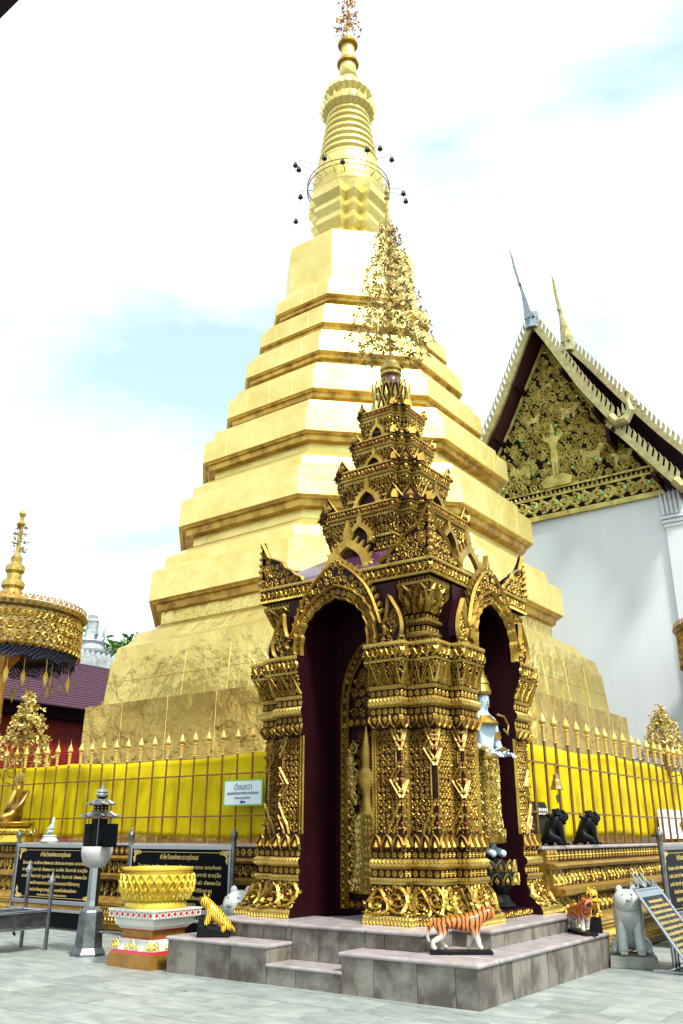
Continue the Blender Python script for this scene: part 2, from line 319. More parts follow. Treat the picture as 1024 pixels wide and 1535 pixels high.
def mirror(t): v = t[0].copy(); v[:, 0] = 1 - v[:, 0]; return v, [tuple(reversed(f)) for f in t[1]]
def flipy(t): v = t[0].copy(); v[:, 1] = 1 - v[:, 1]; return v, [tuple(reversed(f)) for f in t[1]]
TS = t_scroll(); TS2 = t_scroll(20, 1.3)
TPL = {'kanok': [TS, mirror(TS), TS2, mirror(TS2), t_leafpair(), flipy(TS), t_rosette(6)], 'scroll': [TS, mirror(TS)], 'rosette': [t_rosette()], 'petal': [t_petal()], 'petaldown': [flipy(t_petal())],
       'tooth': [t_tooth()], 'toothup': [t_toothup()], 'bead': [t_bead()], 'vine': [t_vine(), flipy(t_vine())], 'bigvine': [t_bigvine(), flipy(t_bigvine())], 'chev': [t_chev()], 'big': [t_scroll(210, 1.6, .13), mirror(t_scroll(210, 1.6, .13)), t_leafpair(.14)]}
WSC = 1
def lay(mb, cells, f, kind, mi=0, hs=1):
    """cells: list of (u0,v0,du,dv); f maps arrays u,v,h to points"""
    T = TPL[kind]
    for i, (u0, v0, du, dv) in enumerate(cells):
        if kind in ('kanok', 'big'): t = T[int(rng.integers(len(T)))]
        else: t = T[i % len(T)]
        V, F = t
        mb.add(f(u0 + V[:, 0] * du, v0 + V[:, 1] * dv, V[:, 2] * hs), F, mi)
def grid(L, H, cell, u0=0, u1=1, v0=0, v1=1, rows=None):
    nu = max(1, round(L * (u1 - u0) / cell)); nv = rows or max(1, round(H * (v1 - v0) / cell))
    du, dv = (u1 - u0) / nu, (v1 - v0) / nv
    return [(u0 + i * du, v0 + j * dv, du, dv) for j in range(nv) for i in range(nu)]
def edge_map(P, Q, zo, cell):
    """surface over the plan edge P->Q (each a pair base, d/do) swept along the profile zo = [(z,o)...]"""
    P0, P1 = [np.array(x, float) for x in P]; Q0, Q1 = [np.array(x, float) for x in Q]
    z = np.array([a for a, b in zo], float); o = np.array([b for a, b in zo], float)
    s = np.concatenate([[0], np.cumsum(np.hypot(np.diff(z), np.diff(o)))]); H = s[-1]; s = s / H
    d = (Q0 + Q1 * o.mean()) - (P0 + P1 * o.mean()); L = np.linalg.norm(d); d = d / L; n = np.array([d[1], -d[0]])
    def f(u, v, h):
        oo = np.interp(v, s, o); zz = np.interp(v, s, z)
        a = P0 + oo[:, None] * P1; b = Q0 + oo[:, None] * Q1
        xy = a + (b - a) * u[:, None] + n * (h[:, None] * cell + .002)
        return np.column_stack([xy, zz])
    return f, L, H
def deco_profile(mb, plan, edges, prof):
    """prof items: (zo list, kind, cell, rows)"""
    for zo, kind, cell, rows in prof:
        if not kind: continue
        for e in edges:
            P, Q = plan[e], plan[(e + 1) % len(plan)]
            f, L, H = edge_map(P, Q, zo, cell if rows is None else min(cell, 9))
            if L < .04: continue
            lay(mb, grid(L, H, cell, rows=rows), f, kind)
def plan_ring(plan, z, o): return [(p[0][0] + o * p[1][0], p[0][1] + o * p[1][1], z) for p in plan]
def inside(poly, x, y):
    c = False; n = len(poly)
    for i in range(n):
        (x0, y0), (x1, y1) = poly[i], poly[i - 1]
        if (y0 > y) != (y1 > y) and x < (x1 - x0) * (y - y0) / (y1 - y0) + x0: c = not c
    return c
def fill_poly(mb, poly, cell, f, kind='kanok', mi=0, margin=.35, jit=0):
    xs = [p[0] for p in poly]; ys = [p[1] for p in poly]; cells = []
    nx = int((max(xs) - min(xs)) / cell) + 1; ny = int((max(ys) - min(ys)) / cell) + 1
    for j in range(ny):
        for i in range(nx):
            x = min(xs) + (i + .5 * (j % 2)) * cell; y = min(ys) + j * cell; cx, cy = x + cell / 2, y + cell / 2; m = cell * margin
            if all(inside(poly, cx + a * m, cy + b * m) for a, b in ((1, 1), (1, -1), (-1, 1), (-1, -1))):
                j_ = cell * jit; s_ = 1 + random.uniform(-jit, jit); cells.append((x + random.uniform(-j_, j_), y + random.uniform(-j_, j_), cell * s_, cell * s_))
    lay(mb, cells, f, kind, mi)
def rim(mb, pts, f, wd=.02, h=.03, mi=0):
    V, F = _ridge(pts, wd, h); V = np.array(V); mb.add(f(V[:, 0], V[:, 1], V[:, 2]), F, mi)
def smooth_pts(pts, n=4):
    pts = [np.array(p, float) for p in pts]; o = []
    for i in range(len(pts) - 1):
        p0, p1, p2, p3 = pts[max(i - 1, 0)], pts[i], pts[i + 1], pts[min(i + 2, len(pts) - 1)]
        for k in range(n):
            t = k / n; o.append(.5 * ((2 * p1) + (-p0 + p2) * t + (2 * p0 - 5 * p1 + 4 * p2 - p3) * t * t + (-p0 + 3 * p1 - 3 * p2 + p3) * t ** 3))
    o.append(pts[-1]); return [tuple(p) for p in o]
# ================================================================ GROUND
mb = MB(); mb.add([(-1500, -1500, -.02), (1500, -1500, -.02), (1500, 1500, -.02), (-1500, 1500, -.02)], [(0, 1, 2, 3)])
floor = mb.build('marble_floor', 'grout', kind='structure')
TW = .62
mb = MB(); g = .004; mb.add([(g, g, -.02), (TW - g, g, -.02), (TW - g, TW - g, -.02), (g, TW - g, -.02), (g + .003, g + .003, 0), (TW - g - .003, g + .003, 0), (TW - g - .003, TW - g - .003, 0), (g + .003, TW - g - .003, 0)],
       [(4, 5, 6, 7), (0, 1, 5, 4), (1, 2, 6, 5), (2, 3, 7, 6), (3, 0, 4, 7)])
tile0 = None; nt_ = 0; far = MB()
for j in range(-9, 14):
    for i in range(-26, 10):
        u, v = i * TW + (TW / 2 if j % 2 else 0), j * TW - .1; c = W(u + TW / 2, v + TW / 2)
        if c.y < 5.2 or abs(c.x) > c.y * .46 + .7 or (-4.0 < u < -.75 and .4 < v < 3.3) or (v > 2.6 and u < -.6): continue
        if u < -4.6 and v > 2.2: continue
        if nt_ >= 298: continue
        nt_ += 1
        if tile0 is None:
            tile0 = mb.build('marble_tile', 'marble', floor); o = tile0
        else: o = dup(tile0, floor)
        o.location = W(u, v, random.uniform(0, .0015)); o.rotation_euler = (random.uniform(-.001, .001), random.uniform(-.001, .001), -A)
# ================================================================ STONE PLATFORM UNDER THE SHRINE
plat = thing('stone_platform', 'two-tier grey stone platform with pink marble nosings under the golden shrine', 'platform', W(0, 0, 0))
PU0, PV1 = -4.31, 3.68; SL, SR = -2.70, -1.64; Z1, Z2, ZS = .406, .60, .215; UV = .46
core = MB()
core.box(PU0 + .03, SL - .03, .03, PV1, 0, Z1 - .03); core.box(SR + .03, -.03, .03, PV1, 0, Z1 - .03); core.box(SL - .03, SR + .03, UV + .02, PV1, 0, Z1 - .03)
core.box(SL - .03, SR + .03, .03, UV + .02, 0, ZS - .03)
core.box(-3.93, -.93, UV + .03, PV1 - .002, Z1 - .035, Z2 - .03); core.box(-.94, -.45, 1.17, PV1 - .001, Z1 - .036, Z2 - .031)
core.build('core', 'grout', plat)
def slabs(p, q, z0, z1, ws, t=.03):
    p = Vector((*p, 0)); q = Vector((*q, 0)); d = q - p; L = d.length; d.normalize(); n = Vector((d.y, -d.x, 0)); s = 0; k = 0
    while s < L - .03:
        wdt = min(ws[k % len(ws)], L - s); k += 1
        if L - s - wdt < .12: wdt = L - s
        b = MB(); e = .004; a = p + d * (s + e); c = p + d * (s + wdt - e); o = n * random.uniform(0, .003)
        i0, i1 = a - n * t, c - n * t
        b.add([(*(i0 + o).xy, z0), (*(i1 + o).xy, z0), (*(c + o).xy, z0), (*(a + o).xy, z0), (*(i0 + o).xy, z1), (*(i1 + o).xy, z1), (*(c + o).xy, z1), (*(a + o).xy, z1)],
              [(3, 2, 1, 0), (4, 5, 6, 7), (0, 1, 5, 4), (1, 2, 6, 5), (2, 3, 7, 6), (3, 0, 4, 7)])
        b.build('stone_slab', 'slab', plat); s += wdt
def coping(poly, z, t=.045):
    b = MB(); r = [(x, y, z - t) for x, y in poly]; r2 = [(x, y, z) for x, y in poly]; b.loft([r, r2]); o = b.build('coping', 'coping', plat, bevel=.018); return o
slabs((PU0, 0), (SL, 0), 0, Z1 - .045, [.5, .56, .55]); slabs((SR, 0), (0, 0), 0, Z1 - .045, [.42, .53, .44, .3]); slabs((0, 0), (0, PV1), 0, Z1 - .045, [.30, .46, .47, .44])
slabs((SL, .012), (SR, .012), 0, ZS - .04, [.42, .64]); slabs((SL, 0), (SL, UV), ZS, Z1 - .045, [.5]); slabs((SR, UV), (SR, 0), ZS, Z1 - .045, [.5])
slabs((PU0, PV1), (PU0, 0), 0, Z1 - .045, [.5])
slabs((SL, UV), (SR, UV), ZS, Z2 - .045, [.4, .3, .36]); slabs((-3.96, UV + .02), (-2.80, UV + .02), Z1, Z2 - .045, [.45, .35]); slabs((SR, UV), (-.9, UV), Z1, Z2 - .045, [.26, .38, .1]); slabs((-2.80, UV + .02), (-2.72, UV + .02), Z1, Z2 - .045, [.3])
slabs((-.9, UV), (-.9, 1.14), Z1, Z2 - .045, [.4]); slabs((-.9, 1.14), (-.42, 1.14), Z1, Z2 - .045, [.5]); slabs((-.42, 1.14), (-.42, PV1), Z1, Z2 - .045, [.34, .42, .4, .46]); slabs((-3.96, PV1), (-3.96, UV + .02), Z1, Z2 - .045, [.45])
e = .028
coping([(PU0 - e, -e), (SL + e * .6, -e), (SL + e * .6, UV), (PU0 - e, UV)], Z1); coping([(PU0 - e, UV + .003), (-3.9, UV + .003), (-3.9, PV1), (PU0 - e, PV1)], Z1)
coping([(SR - e, -e), (e, -e), (e, UV - .02), (SR - e, UV - .02)], Z1); coping([(-.95, UV - .017), (e, UV - .017), (e, 1.9), (-.95, 1.9)], Z1); coping([(-.6, 1.903), (e, 1.903), (e, PV1 - .01), (-.6, PV1 - .01)], Z1)
coping([(SL - .01, -e * .4), (SR + .01, -e * .4), (SR + .01, UV - .005), (SL - .01, UV - .005)], ZS, .04)
coping([(-3.96 - e, UV - e), (-2.74, UV - e), (-2.74, 1.4), (-3.96 - e, 1.4)], Z2); coping([(-2.715, UV - e * 1.2), (-1.63, UV - e * 1.2), (-1.63, 2.0), (-2.715, 2.0)], Z2)
coping([(-1.627, UV - e), (-.9 + e, UV - e), (-.9 + e, 1.14 - e), (-1.627, 1.14 - e)], Z2); coping([(-1.627, 1.14 - e + .003), (-.42 + e, 1.14 - e + .003), (-.42 + e, 2.6), (-1.627, 2.6)], Z2); coping([(-1.4, 2.603), (-.42 + e, 2.603), (-.42 + e, PV1), (-1.4, PV1)], Z2); coping([(-3.96 - e, 1.403), (-3.4, 1.403), (-3.4, PV1), (-3.96 - e, PV1)], Z2)
# ================================================================ TERRACE WALLS
mb = MB(); UT, VT = -1.0, 3.6
mb.add([tuple(W(-40, VT + .2, 1.40)), tuple(W(UT - .2, VT + .2, 1.40)), tuple(W(UT - .2, 40, 1.40)), tuple(W(-40, 40, 1.40))], [(0, 1, 2, 3)])
mb.build('terrace_floor', 'deck', kind='structure')
WP = [(0, .66), (.09, .66), (.10, .60), (.20, .58), (.21, .52), (.33, .46), (.34, .40), (.40, .38), (.46, .30), (.50, .20), (.76, .13), (.78, .20), (.80, .27), (.87, .27), (.90, .10), (1.12, .07), (1.13, .15), (1.17, .17), (1.20, .12), (1.21, .02), (1.385, .02)]
DEC = [([(.105, .602), (.195, .585)], 'petal', .09, 1), ([(.215, .522), (.325, .465)], 'toothup', .07, 1), ([(.51, .20), (.75, .135)], 'kanok', .20, 1), ([(.90, .105), (1.115, .075)], 'kanok', .16, None), ([(1.215, .022), (1.38, .022)], 'rosette', .15, 1), ([(.345, .40), (.40, .385)], 'bead', .06, 1)]
def wall(label, p, q, seed, lo, hi):
    """profiled wall from p to q (u,v); outward is to the right of p->q; ornament only between lo and hi metres"""
    d = Vector(q) - Vector(p); L = d.length; ang = math.atan2(d.y, d.x)
    t = thing('terrace_wall', label, 'wall', W(p[0], p[1], 0), rz=-A + ang)
    b = MB(); ring = lambda x: [(x, .25, 0)] + [(x, -o, z) for z, o in WP] + [(x, .25, 1.385)]
    b.loft([ring(0)[::-1], ring(L)[::-1]]); b.build('body', 'goldp', t)
    b = MB(); b.box(-.02, L, -.06, .3, 1.387, 1.43); b.build('ledge', 'coping', t, bevel=.012)
    grd = MB(); orn = MB()
    for zo, kind, cell, rows in DEC:
        plan = [((lo, 0), (0, -1)), ((hi, 0), (0, -1))]
        f, LL, H = edge_map(plan[0], plan[1], zo, cell * .8); lay(orn, grid(LL, H, cell, rows=rows), f, kind)
        f2, _, _ = edge_map(plan[0], plan[1], zo, 1); c = np.array([(0, 0), (1, 0), (1, 1), (0, 1)], float); grd.add(f2(c[:, 0], c[:, 1], np.full(4, .001)), [(0, 1, 2, 3)])
    grd.build('band_ground', 'ground', t); orn.build('carved_ornament', 'gold', t, kind='stuff')
    return t
wl = wall('left run of the gold carved terrace wall behind the two black prayer boards', (-24, VT), (-4.25, VT), 1, 7.0, 19.7)
wr = wall('right run of the gold carved terrace wall below the two black lions', (UT, 3.95), (UT, 20), 2, 0.05, 9.5)
b = MB(); ring = lambda x: [(x, .0, 0)] + [(x, -o - .07, z) for z, o in WP] + [(x, .0, 1.383)]
b.loft([ring(.02)[::-1], ring(.42)[::-1]]); b.build('corner_pilaster', 'goldp', wr)
b = MB()
for zo, kind, cell, rows in DEC:
    f, LL, H = edge_map(((.03, 0), (0, -1)), ((.41, 0), (0, -1)), [(z, o + .072) for z, o in zo], cell * .9); lay(b, grid(LL, H, cell, rows=rows), f, kind)
b.build('carved_ornament', 'gold', wr, kind='stuff')
# ================================================================ FENCES
def spear_post(par, k_=1.2):
    b = MB(); s = .016 * k_
    b.lathe([(s, 0), (s, 1.56)], 6); b.lathe([(.027, 1.56), (.033, 1.575), (.027, 1.60), (.024, 1.62), (.034, 1.80)], 8)
    o = b.build('post', 'pole', par)
    b = MB(); b.lathe([(.030, 1.555), (.037, 1.57), (.030, 1.59)], 8); b.lathe([(.026, 1.60), (.034, 1.78), (.046, 1.80), (.028, 1.82), (.058, 1.86), (.060, 1.885), (.040, 1.94), (.016, 1.99), (.006, 2.03), (.002, 2.12)], 10)
    b.build('spear_head', 'goldspear', o, smooth=False); return o
def fence(label, p, ang, n, step, s0, k_=1.2):
    t = thing('spear_fence', label, 'fence', p, rz=-A + ang)
    first = None
    for k in range(n):
        if first is None: first = spear_post(t, k_); o = first
        else: o = dup_tree(first, t)
        o.location = (s0 + k * step, 0, random.uniform(-.01, .01)); o.rotation_euler = (random.uniform(-.006, .006), random.uniform(-.012, .012), random.uniform(0, 1))
    L = s0 + n * step
    for z in (.475, 1.21):
        b = MB(); b.box(-.1, L, -.032, -.017, z - .014, z + .014); b.build('rail', 'pole', t)
    return t
fl = fence('gold speared fence running left behind the pale circumambulation sign', W(-16.0, 3.85, 1.43), 0, 31, .382, .05)
fr = fence('gold speared fence running right above the two black lions', W(-1.25, 4.25, 1.44), PI / 2, 23, .485, .29, 1.55)
# yellow cloth hung inside the fences
def cloth(name_label, p, ang, L, ztop, zbot):
    b = MB(); nx = int(L / .06); nz_ = 16; vs = []
    for i in range(nx + 1):
        x = i * L / nx; sag = .035 * abs(sin(x * PI / 2.7)) + .03 * sin(x * .7)
        for j in range(nz_ + 1):
            t = j / nz_; z = zbot + (ztop - sag - zbot) * t + .03 * sin(x * 1.3 + 1) * (1 - t)
            y = .022 * sin(x * 9 + 2 * t + sin(x * 2.3)) * (.35 + (1 - t)) + .04 * sin(x * 1.7 + t * 2) + .035 * sin(t * 11 + x * .9) * max(0, t - .55) * 2 + .02 * sin(x * 23 + t) * (1 - t) ** 2
            vs.append((x, y, z))
    m = nz_ + 1
    b.add(vs, [(i * m + j, (i + 1) * m + j, (i + 1) * m + j + 1, i * m + j + 1) for i in range(nx) for j in range(nz_)])
    o = b.build('cloth', 'cloth', None, smooth=True); o.name = 'yellow_cloth'; o.location = p; o.rotation_euler = (0, 0, -A + ang)
    s = o.modifiers.new('thick', 'SOLIDIFY'); s.thickness = .004
    return tag(o, name_label, 'cloth')
cloth('long yellow cloth hung behind the left spear fence', W(-20, 4.10, 0), 0, 17.5, 3.03, 1.56)
cloth('long yellow cloth hung behind the right spear fence', W(-1.98, 4.6, 0), PI / 2, 24, 3.13, 1.56)
# ================================================================ THE GOLDEN CHEDI
CA = R(36.56); ch = thing('golden_chedi', 'towering octagonal golden chedi with ringed spire rising behind the fence', 'chedi', (.30, 30, 1.40), rz=-CA)
def octo(a, z): r = a / cos(PI / 8); return [(r * cos(PI / 8 + k * PI / 4), r * sin(PI / 8 + k * PI / 4), z - 1.40) for k in range(8)]
def tier(prof, m='chedi', name='tier'):
    b = MB(); b.loft([octo(a, z) for a, z in prof]); return b.build(name, m, ch)
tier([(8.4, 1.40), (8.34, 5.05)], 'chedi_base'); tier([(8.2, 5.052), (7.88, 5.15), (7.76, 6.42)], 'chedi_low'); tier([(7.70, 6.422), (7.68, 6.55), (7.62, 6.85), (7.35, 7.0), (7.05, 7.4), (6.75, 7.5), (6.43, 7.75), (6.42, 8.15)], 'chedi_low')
LIP = [(6.84, 8.46), (6.10, 11.08), (5.45, 13.51), (4.70, 15.43), (4.10, 17.24), (3.61, 18.70), (3.05, 20.32)]
for i, (a, z) in enumerate(LIP):
    s = [1, .95, .82, .75, .66, .62, .62][i]
    pr = [(a - .54 * s, z - .34 * s), (a - .28 * s, z - .31 * s), (a - .24 * s, z - .12 * s), (a - .12 * s, z - .10 * s), (a - .10 * s, z - .03 * s), (a, z - .02 * s), (a, z), (a - .03, z + .92 * s)]
    if i < 6:
        b_, zb = LIP[i + 1]; s2 = [1, .95, .82, .75, .66, .62, .62][i + 1]
        pr += [(a - .40 * s, z + 1.18 * s), (a - .44 * s, z + 1.5 * s), (b_ - .54 * s2 + .16, zb - .74 * s2), (b_ - .54 * s2, zb - .64 * s2), (b_ - .54 * s2, zb - .34 * s2 + .001)]
    else: pr += [(2.72, 21.1), (2.62, 21.4), (2.55, 21.5), (2.50, 23.65), (2.44, 23.72), (1.2, 23.75)]
    tier(pr[4:]); tier(pr[:5], 'chedi_shade_brown', 'lip_moulding')  # undercut mouldings split off to carry the painted shade tone
sm = MB()
def seam(a0, z0, a1, z1, nv, hs):
    for k in range(8):
        for i in range(1, nv):
            P = []
            for a, z in ((a0, z0), (a1, z1)): p, q = Vector(octo(a + .006, z)[k]), Vector(octo(a + .006, z)[(k + 1) % 8]); P.append(p + (q - p) * (i / nv + .02 * sin(i * 7 + k)))
            sm.tube(P, .009, 4)
        for h_ in hs: a = a0 + (a1 - a0) * h_ + .006; z = z0 + (z1 - z0) * h_; o8 = octo(a, z); sm.tube([o8[k], o8[(k + 1) % 8]], .009, 4)
seam(8.4, 1.4, 8.34, 5.05, 4, (.55,)); seam(7.88, 5.15, 7.76, 6.42, 4, (.5,))
for i, (a, z) in enumerate(LIP): s = [1, .95, .82, .75, .66, .62, .62][i]; seam(a, z, a - .03, z + .92 * s, 4, ())
sm.build('sheet_seam', 'chedi', ch, kind='stuff')
# redented pedestal under the drum
def red_sq(d, z, k=.44, m=.74):
    q = [(d, k * d), (m * d, k * d), (m * d, m * d), (k * d, m * d), (k * d, d)]; o = []
    for i in range(4):
        c, s = [(1, 0), (0, 1), (-1, 0), (0, -1)][i]; o += [(c * x - s * y, s * x + c * y, z - 1.40) for x, y in q]
    return o
b = MB(); pz = [(1.45, 23.7), (1.45, 24.3), (1.22, 24.5), (1.22, 24.9), (1.30, 24.95), (1.46, 25.25), (1.46, 25.45), (1.36, 25.5), (1.36, 25.62), (1.52, 25.9), (1.52, 26.1), (1.40, 26.14), (1.40, 26.25), (1.62, 26.55), (1.62, 26.95), (1.3, 27.0)]
b.loft([red_sq(d, z) for d, z in pz]); b.build('redented_pedestal', 'chedi', ch)
zz = lambda p: [(r, z - 1.40) for r, z in p]
b = MB(); b.lathe(zz([(1.40, 26.95), (1.52, 27.25), (1.54, 28.2), (1.44, 28.35), (1.36, 28.8)]), 40); b.build('drum', 'chedi', ch, smooth=False)
for k in range(9):
    z = 28.75 + k * .40; r = 1.36 - .058 * k; b = MB(); b.lathe(zz([(r - .16, z), (r - .02, z + .06), (r, z + .16), (r - .05, z + .27), (r - .20, z + .36), (r - .2, z + .42)]), 32); b.build('spire_ring', 'chedi', ch, smooth=True)
lot = MB(); lot.lathe(zz([(.74, 31.6), (.80, 31.8), (1.05, 32.15), (.95, 32.5), (.80, 32.9), (.80, 33.2), (.62, 33.6), (.40, 34.1)]), 24); lot_o = lot.build('lotus_crown', 'chedi', ch)
for k in range(44):
    row = k // 22; a = 2 * PI * k / 22 + row * .15; r0, r1, z0, z1 = [(.78, 1.36, 31.75, 32.30), (.84, 1.12, 32.75, 33.25)][row]; dd = .13; b = MB()
    if k % 22 == 0:
        P = lambda r, t, z: (r * cos(t), r * sin(t), z)
        b.add([P(r0, -dd, 0), P(r0, dd, 0), P((r0 + r1) / 2 + .06, dd * 1.1, (z1 - z0) * .5), P(r1, 0, z1 - z0), P((r0 + r1) / 2 + .06, -dd * 1.1, (z1 - z0) * .5), P((r0 + r1) / 2 + .13, 0, (z1 - z0) * .4), P(r0, 0, z1 - z0)],
              [(0, 1, 5), (1, 2, 5), (2, 3, 5), (3, 4, 5), (4, 0, 5), (6, 2, 1), (6, 3, 2), (6, 4, 3), (6, 0, 4)]); pet = b.build('petal', 'chedi', lot_o); o = pet
    else: o = dup(pet, lot_o)
    o.location = (0, 0, z0 - 1.40); o.rotation_euler = (0, 0, a)
b = MB(); b.lathe(zz([(.44, 34.0), (.37, 35.0), (.29, 36.3), (.10, 36.9), (.06, 37.4)]), 20); b.build('spire', 'chedi', ch, smooth=True)
for r, z in ((.50, 34.95), (.46, 36.15)):
    b = MB(); b.lathe(zz([(.3, z), (r, z + .02), (r + .02, z + .10), (r - .03, z + .24), (.3, z + .26)]), 20); b.build('spire_disc', 'chedi_shade_brown', ch)
def leafwork(b, c, h, r0, r1, n, size, seed):
    rg = random.Random(seed)
    for k in range(n):
        t = rg.random() ** 1.1; z = c[2] + h * t; r = (r0 + (r1 - r0) * t) * math.sqrt(rg.uniform(.12, 1)); a = rg.uniform(0, 2 * PI); p = Vector((c[0] + r * cos(a), c[1] + r * sin(a), z))
        s = size * rg.uniform(.7, 1.25)
        for q in range(5):
            d = Vector((rg.gauss(0, 1), rg.gauss(0, 1), rg.gauss(.2, .8))).normalized(); e = d.cross(Vector((rg.gauss(0, 1), rg.gauss(0, 1), rg.gauss(0, 1)))).normalized() * s * .24
            b.add([p, p + d * s * .45 + e, p + d * s, p + d * s * .45 - e], [(0, 1, 2, 3)])
        if k % 3 == 0: b.tube([(c[0], c[1], z - .08 * h), ((p.x + c[0]) / 2, (p.y + c[1]) / 2, z - .02 * h), p], size * .06, 4, cap=False)
b = MB(); b.tube([(0, 0, 35.9), (0, 0, 38.4)], [.05, .02], 6); leafwork(b, (0, 0, 35.7), 2.6, .62, .35, 110, .16, 3)
for k in range(5): b.ball((0, 0, 35.75 + k * .42), .12 - .012 * k, seg=8, rg=5)
b.build('crystal_finial', 'copperl', ch, kind='stuff')
b = MB()
for z, r in ((26.25, 1.78), (26.5, 1.78)): b.tube([(r * cos(t), r * sin(t), z) for t in np.linspace(0, 2 * PI, 41)], .025, 4, cap=False)
for k in range(24): t = 2 * PI * k / 24; b.tube([(1.40 * cos(t), 1.40 * sin(t), 26.1), (1.78 * cos(t), 1.78 * sin(t), 26.2), (1.78 * cos(t), 1.78 * sin(t), 26.52)], .018, 4)
rods = [(2.1 + .28 * (k % 3), R(k * 22.5 + 8), 25.6 + .9 * ((k * 7) % 5) / 4 + (1.6 if k % 5 == 0 else 0)) for k in range(16)]
for r, t, z in rods: b.tube([(1.15 * cos(t), 1.15 * sin(t), z + .3), (r * cos(t), r * sin(t), z + .25), (r * cos(t), r * sin(t), z + .05)], .014, 4)
b.build('ring_rail', 'brass', ch)
b = MB(); b.lathe([(.015, .08), (.06, .06), (.09, -.02), (.115, -.12), (.10, -.13)], 10); b.box(-.012, .012, -.004, .004, -.38, -.12)
bl = None
for r, t, z in rods:
    p = Vector((.30, 30, 1.40)) + Matrix.Rotation(-CA, 3, 'Z') @ Vector((r * cos(t), r * sin(t), z + .02))
    if bl is None: bl = b.build('hanging_bell', 'bell'); o = bl; tag(o, 'small dark bell hung on a rod around the chedi spire', 'bell', 'bells around the chedi spire')
    else: o = dup(bl)
    o.location = p
# ================================================================ THE SHRINE
SH = thing('golden_shrine', 'small ornate gold and maroon carved shrine with tiered spire on the stone platform', 'shrine', W(-2.516, 2.676, .60))
ZS0 = (0, 0, -.60)
def spin(o, angs):
    for a in angs: dup_tree(o, SH, rz=R(a))
JB = .56
PIER = [((JB, -1.55), (0, -1)), ((.98, -1.55), (1, -1)), ((.98, -1.38), (1, -1)), ((1.38, -1.38), (1, -1)), ((1.38, -.98), (1, -1)), ((1.55, -.98), (1, -1)), ((1.55, -JB), (1, 0)), ((.8, -JB), (0, 0)), ((JB, -.8), (0, 0))]
SEG = [([(.60, .27), (.65, .27)], 1, 'toothup', .05, 1), ([(.65, .262), (.70, .25)], 1, 'bead', .045, 1), ([(.70, .25), (.74, .19), (.80, .135), (.88, .095), (.96, .07), (1.03, .06)], 0, 'kanok', .12, 3),
       ([(1.03, .075), (1.055, .075)], 1, None, 0, 0), ([(1.055, .088), (1.10, .088)], 1, 'bead', .045, 1), ([(1.10, .05), (1.20, .05)], 0, 'rosette', .10, 1),
       ([(1.20, .065), (1.235, .10), (1.285, .10), (1.315, .065)], 1, 'bead', .055, 2), ([(1.315, .045), (1.405, .045)], 0, 'rosette', .09, 1), ([(1.405, .05), (1.43, .085), (1.60, .05)], 0, 'petal', .14, 1),
       ([(1.60, 0), (2.87, 0)], 0, None, .105, None), ([(2.87, .035), (2.99, .075), (3.03, .05)], 0, 'petaldown', .14, 1), ([(3.03, .045), (3.13, .045)], 0, 'rosette', .09, 1),
       ([(3.13, .06), (3.16, .095), (3.22, .10), (3.26, .065)], 1, 'bead', .055, 2), ([(3.26, .05), (3.36, .05)], 0, 'rosette', .10, 1), ([(3.36, .065), (3.41, .075)], 1, 'bead', .05, 1),
       ([(3.41, .06), (3.50, .085), (3.60, .12), (3.70, .165)], 0, 'kanok', .10, 3), ([(3.70, .175), (3.735, .178)], 1, 'tooth', .045, 1), ([(3.735, .185), (3.90, .185)], 0, 'vine', .17, 1), ([(3.90, .20), (3.95, .20)], 1, 'bead', .042, 1)]
def lofted(plan, segs, mats, edges, name, jamb=None, jmi=2):
    b = MB(); n = len(plan); flat = [(z, o, mi) for zo, mi, *_ in segs for z, o in zo]
    rings = [plan_ring(plan, z, o) for z, o, _ in flat]
    vs = [p for r in rings for p in r]; b.add(vs, [])
    for i in range(len(rings) - 1):
        for j in range(n):
            b.f.append((i * n + j, i * n + (j + 1) % n, (i + 1) * n + (j + 1) % n, (i + 1) * n + j)); b.mi.append(jmi if (jamb and j in jamb) else flat[i][2])
    b.f.append(tuple(range(n))[::-1]); b.mi.append(0); b.f.append(tuple((len(rings) - 1) * n + j for j in range(n))); b.mi.append(0)
    return b.build(name, mats, SH, shift=ZS0)
pier = lofted(PIER, SEG, ['ground', 'goldrim', 'maroon'], None, 'corner_pier', jamb=(6, 7, 8))
orn = MB(); ED = [0, 1, 2, 3, 4, 5]
for e in ED:
    for zo, kind, cell in (([(.70, .27), (.74, .215), (.80, .155), (.88, .115), (.96, .09), (1.03, .08)], 'bigvine', .42), ([(3.42, .075), (3.50, .10), (3.60, .135), (3.70, .18)], 'chev', .19)):
        f, L, H = edge_map(PIER[e], PIER[(e + 1) % 9], zo, min(cell, .30)); lay(orn, grid(L, H, cell, rows=1), f, kind)
for e in (0, 2, 4, 5):                                       # gilded bars along the straight edges of the shaft
    for us in ((.01, .03), (.12, .14)) if e in (0,) else ((.86, .88), (.97, .99)) if e == 5 else ((.02, .05),):
        f, L, H = edge_map(PIER[e], PIER[(e + 1) % 9], [(1.60, 0), (2.87, 0)], 1); V, F = _ridge([(us[0] + .01, 0), (us[0] + .01, 1)], .022 / L * .5, .022); V = np.array(V); orn.add(f(V[:, 0], V[:, 1], V[:, 2]), F)
deco_profile(orn, PIER, ED, [(zo, k, c, r) for zo, mi, k, c, r in SEG])
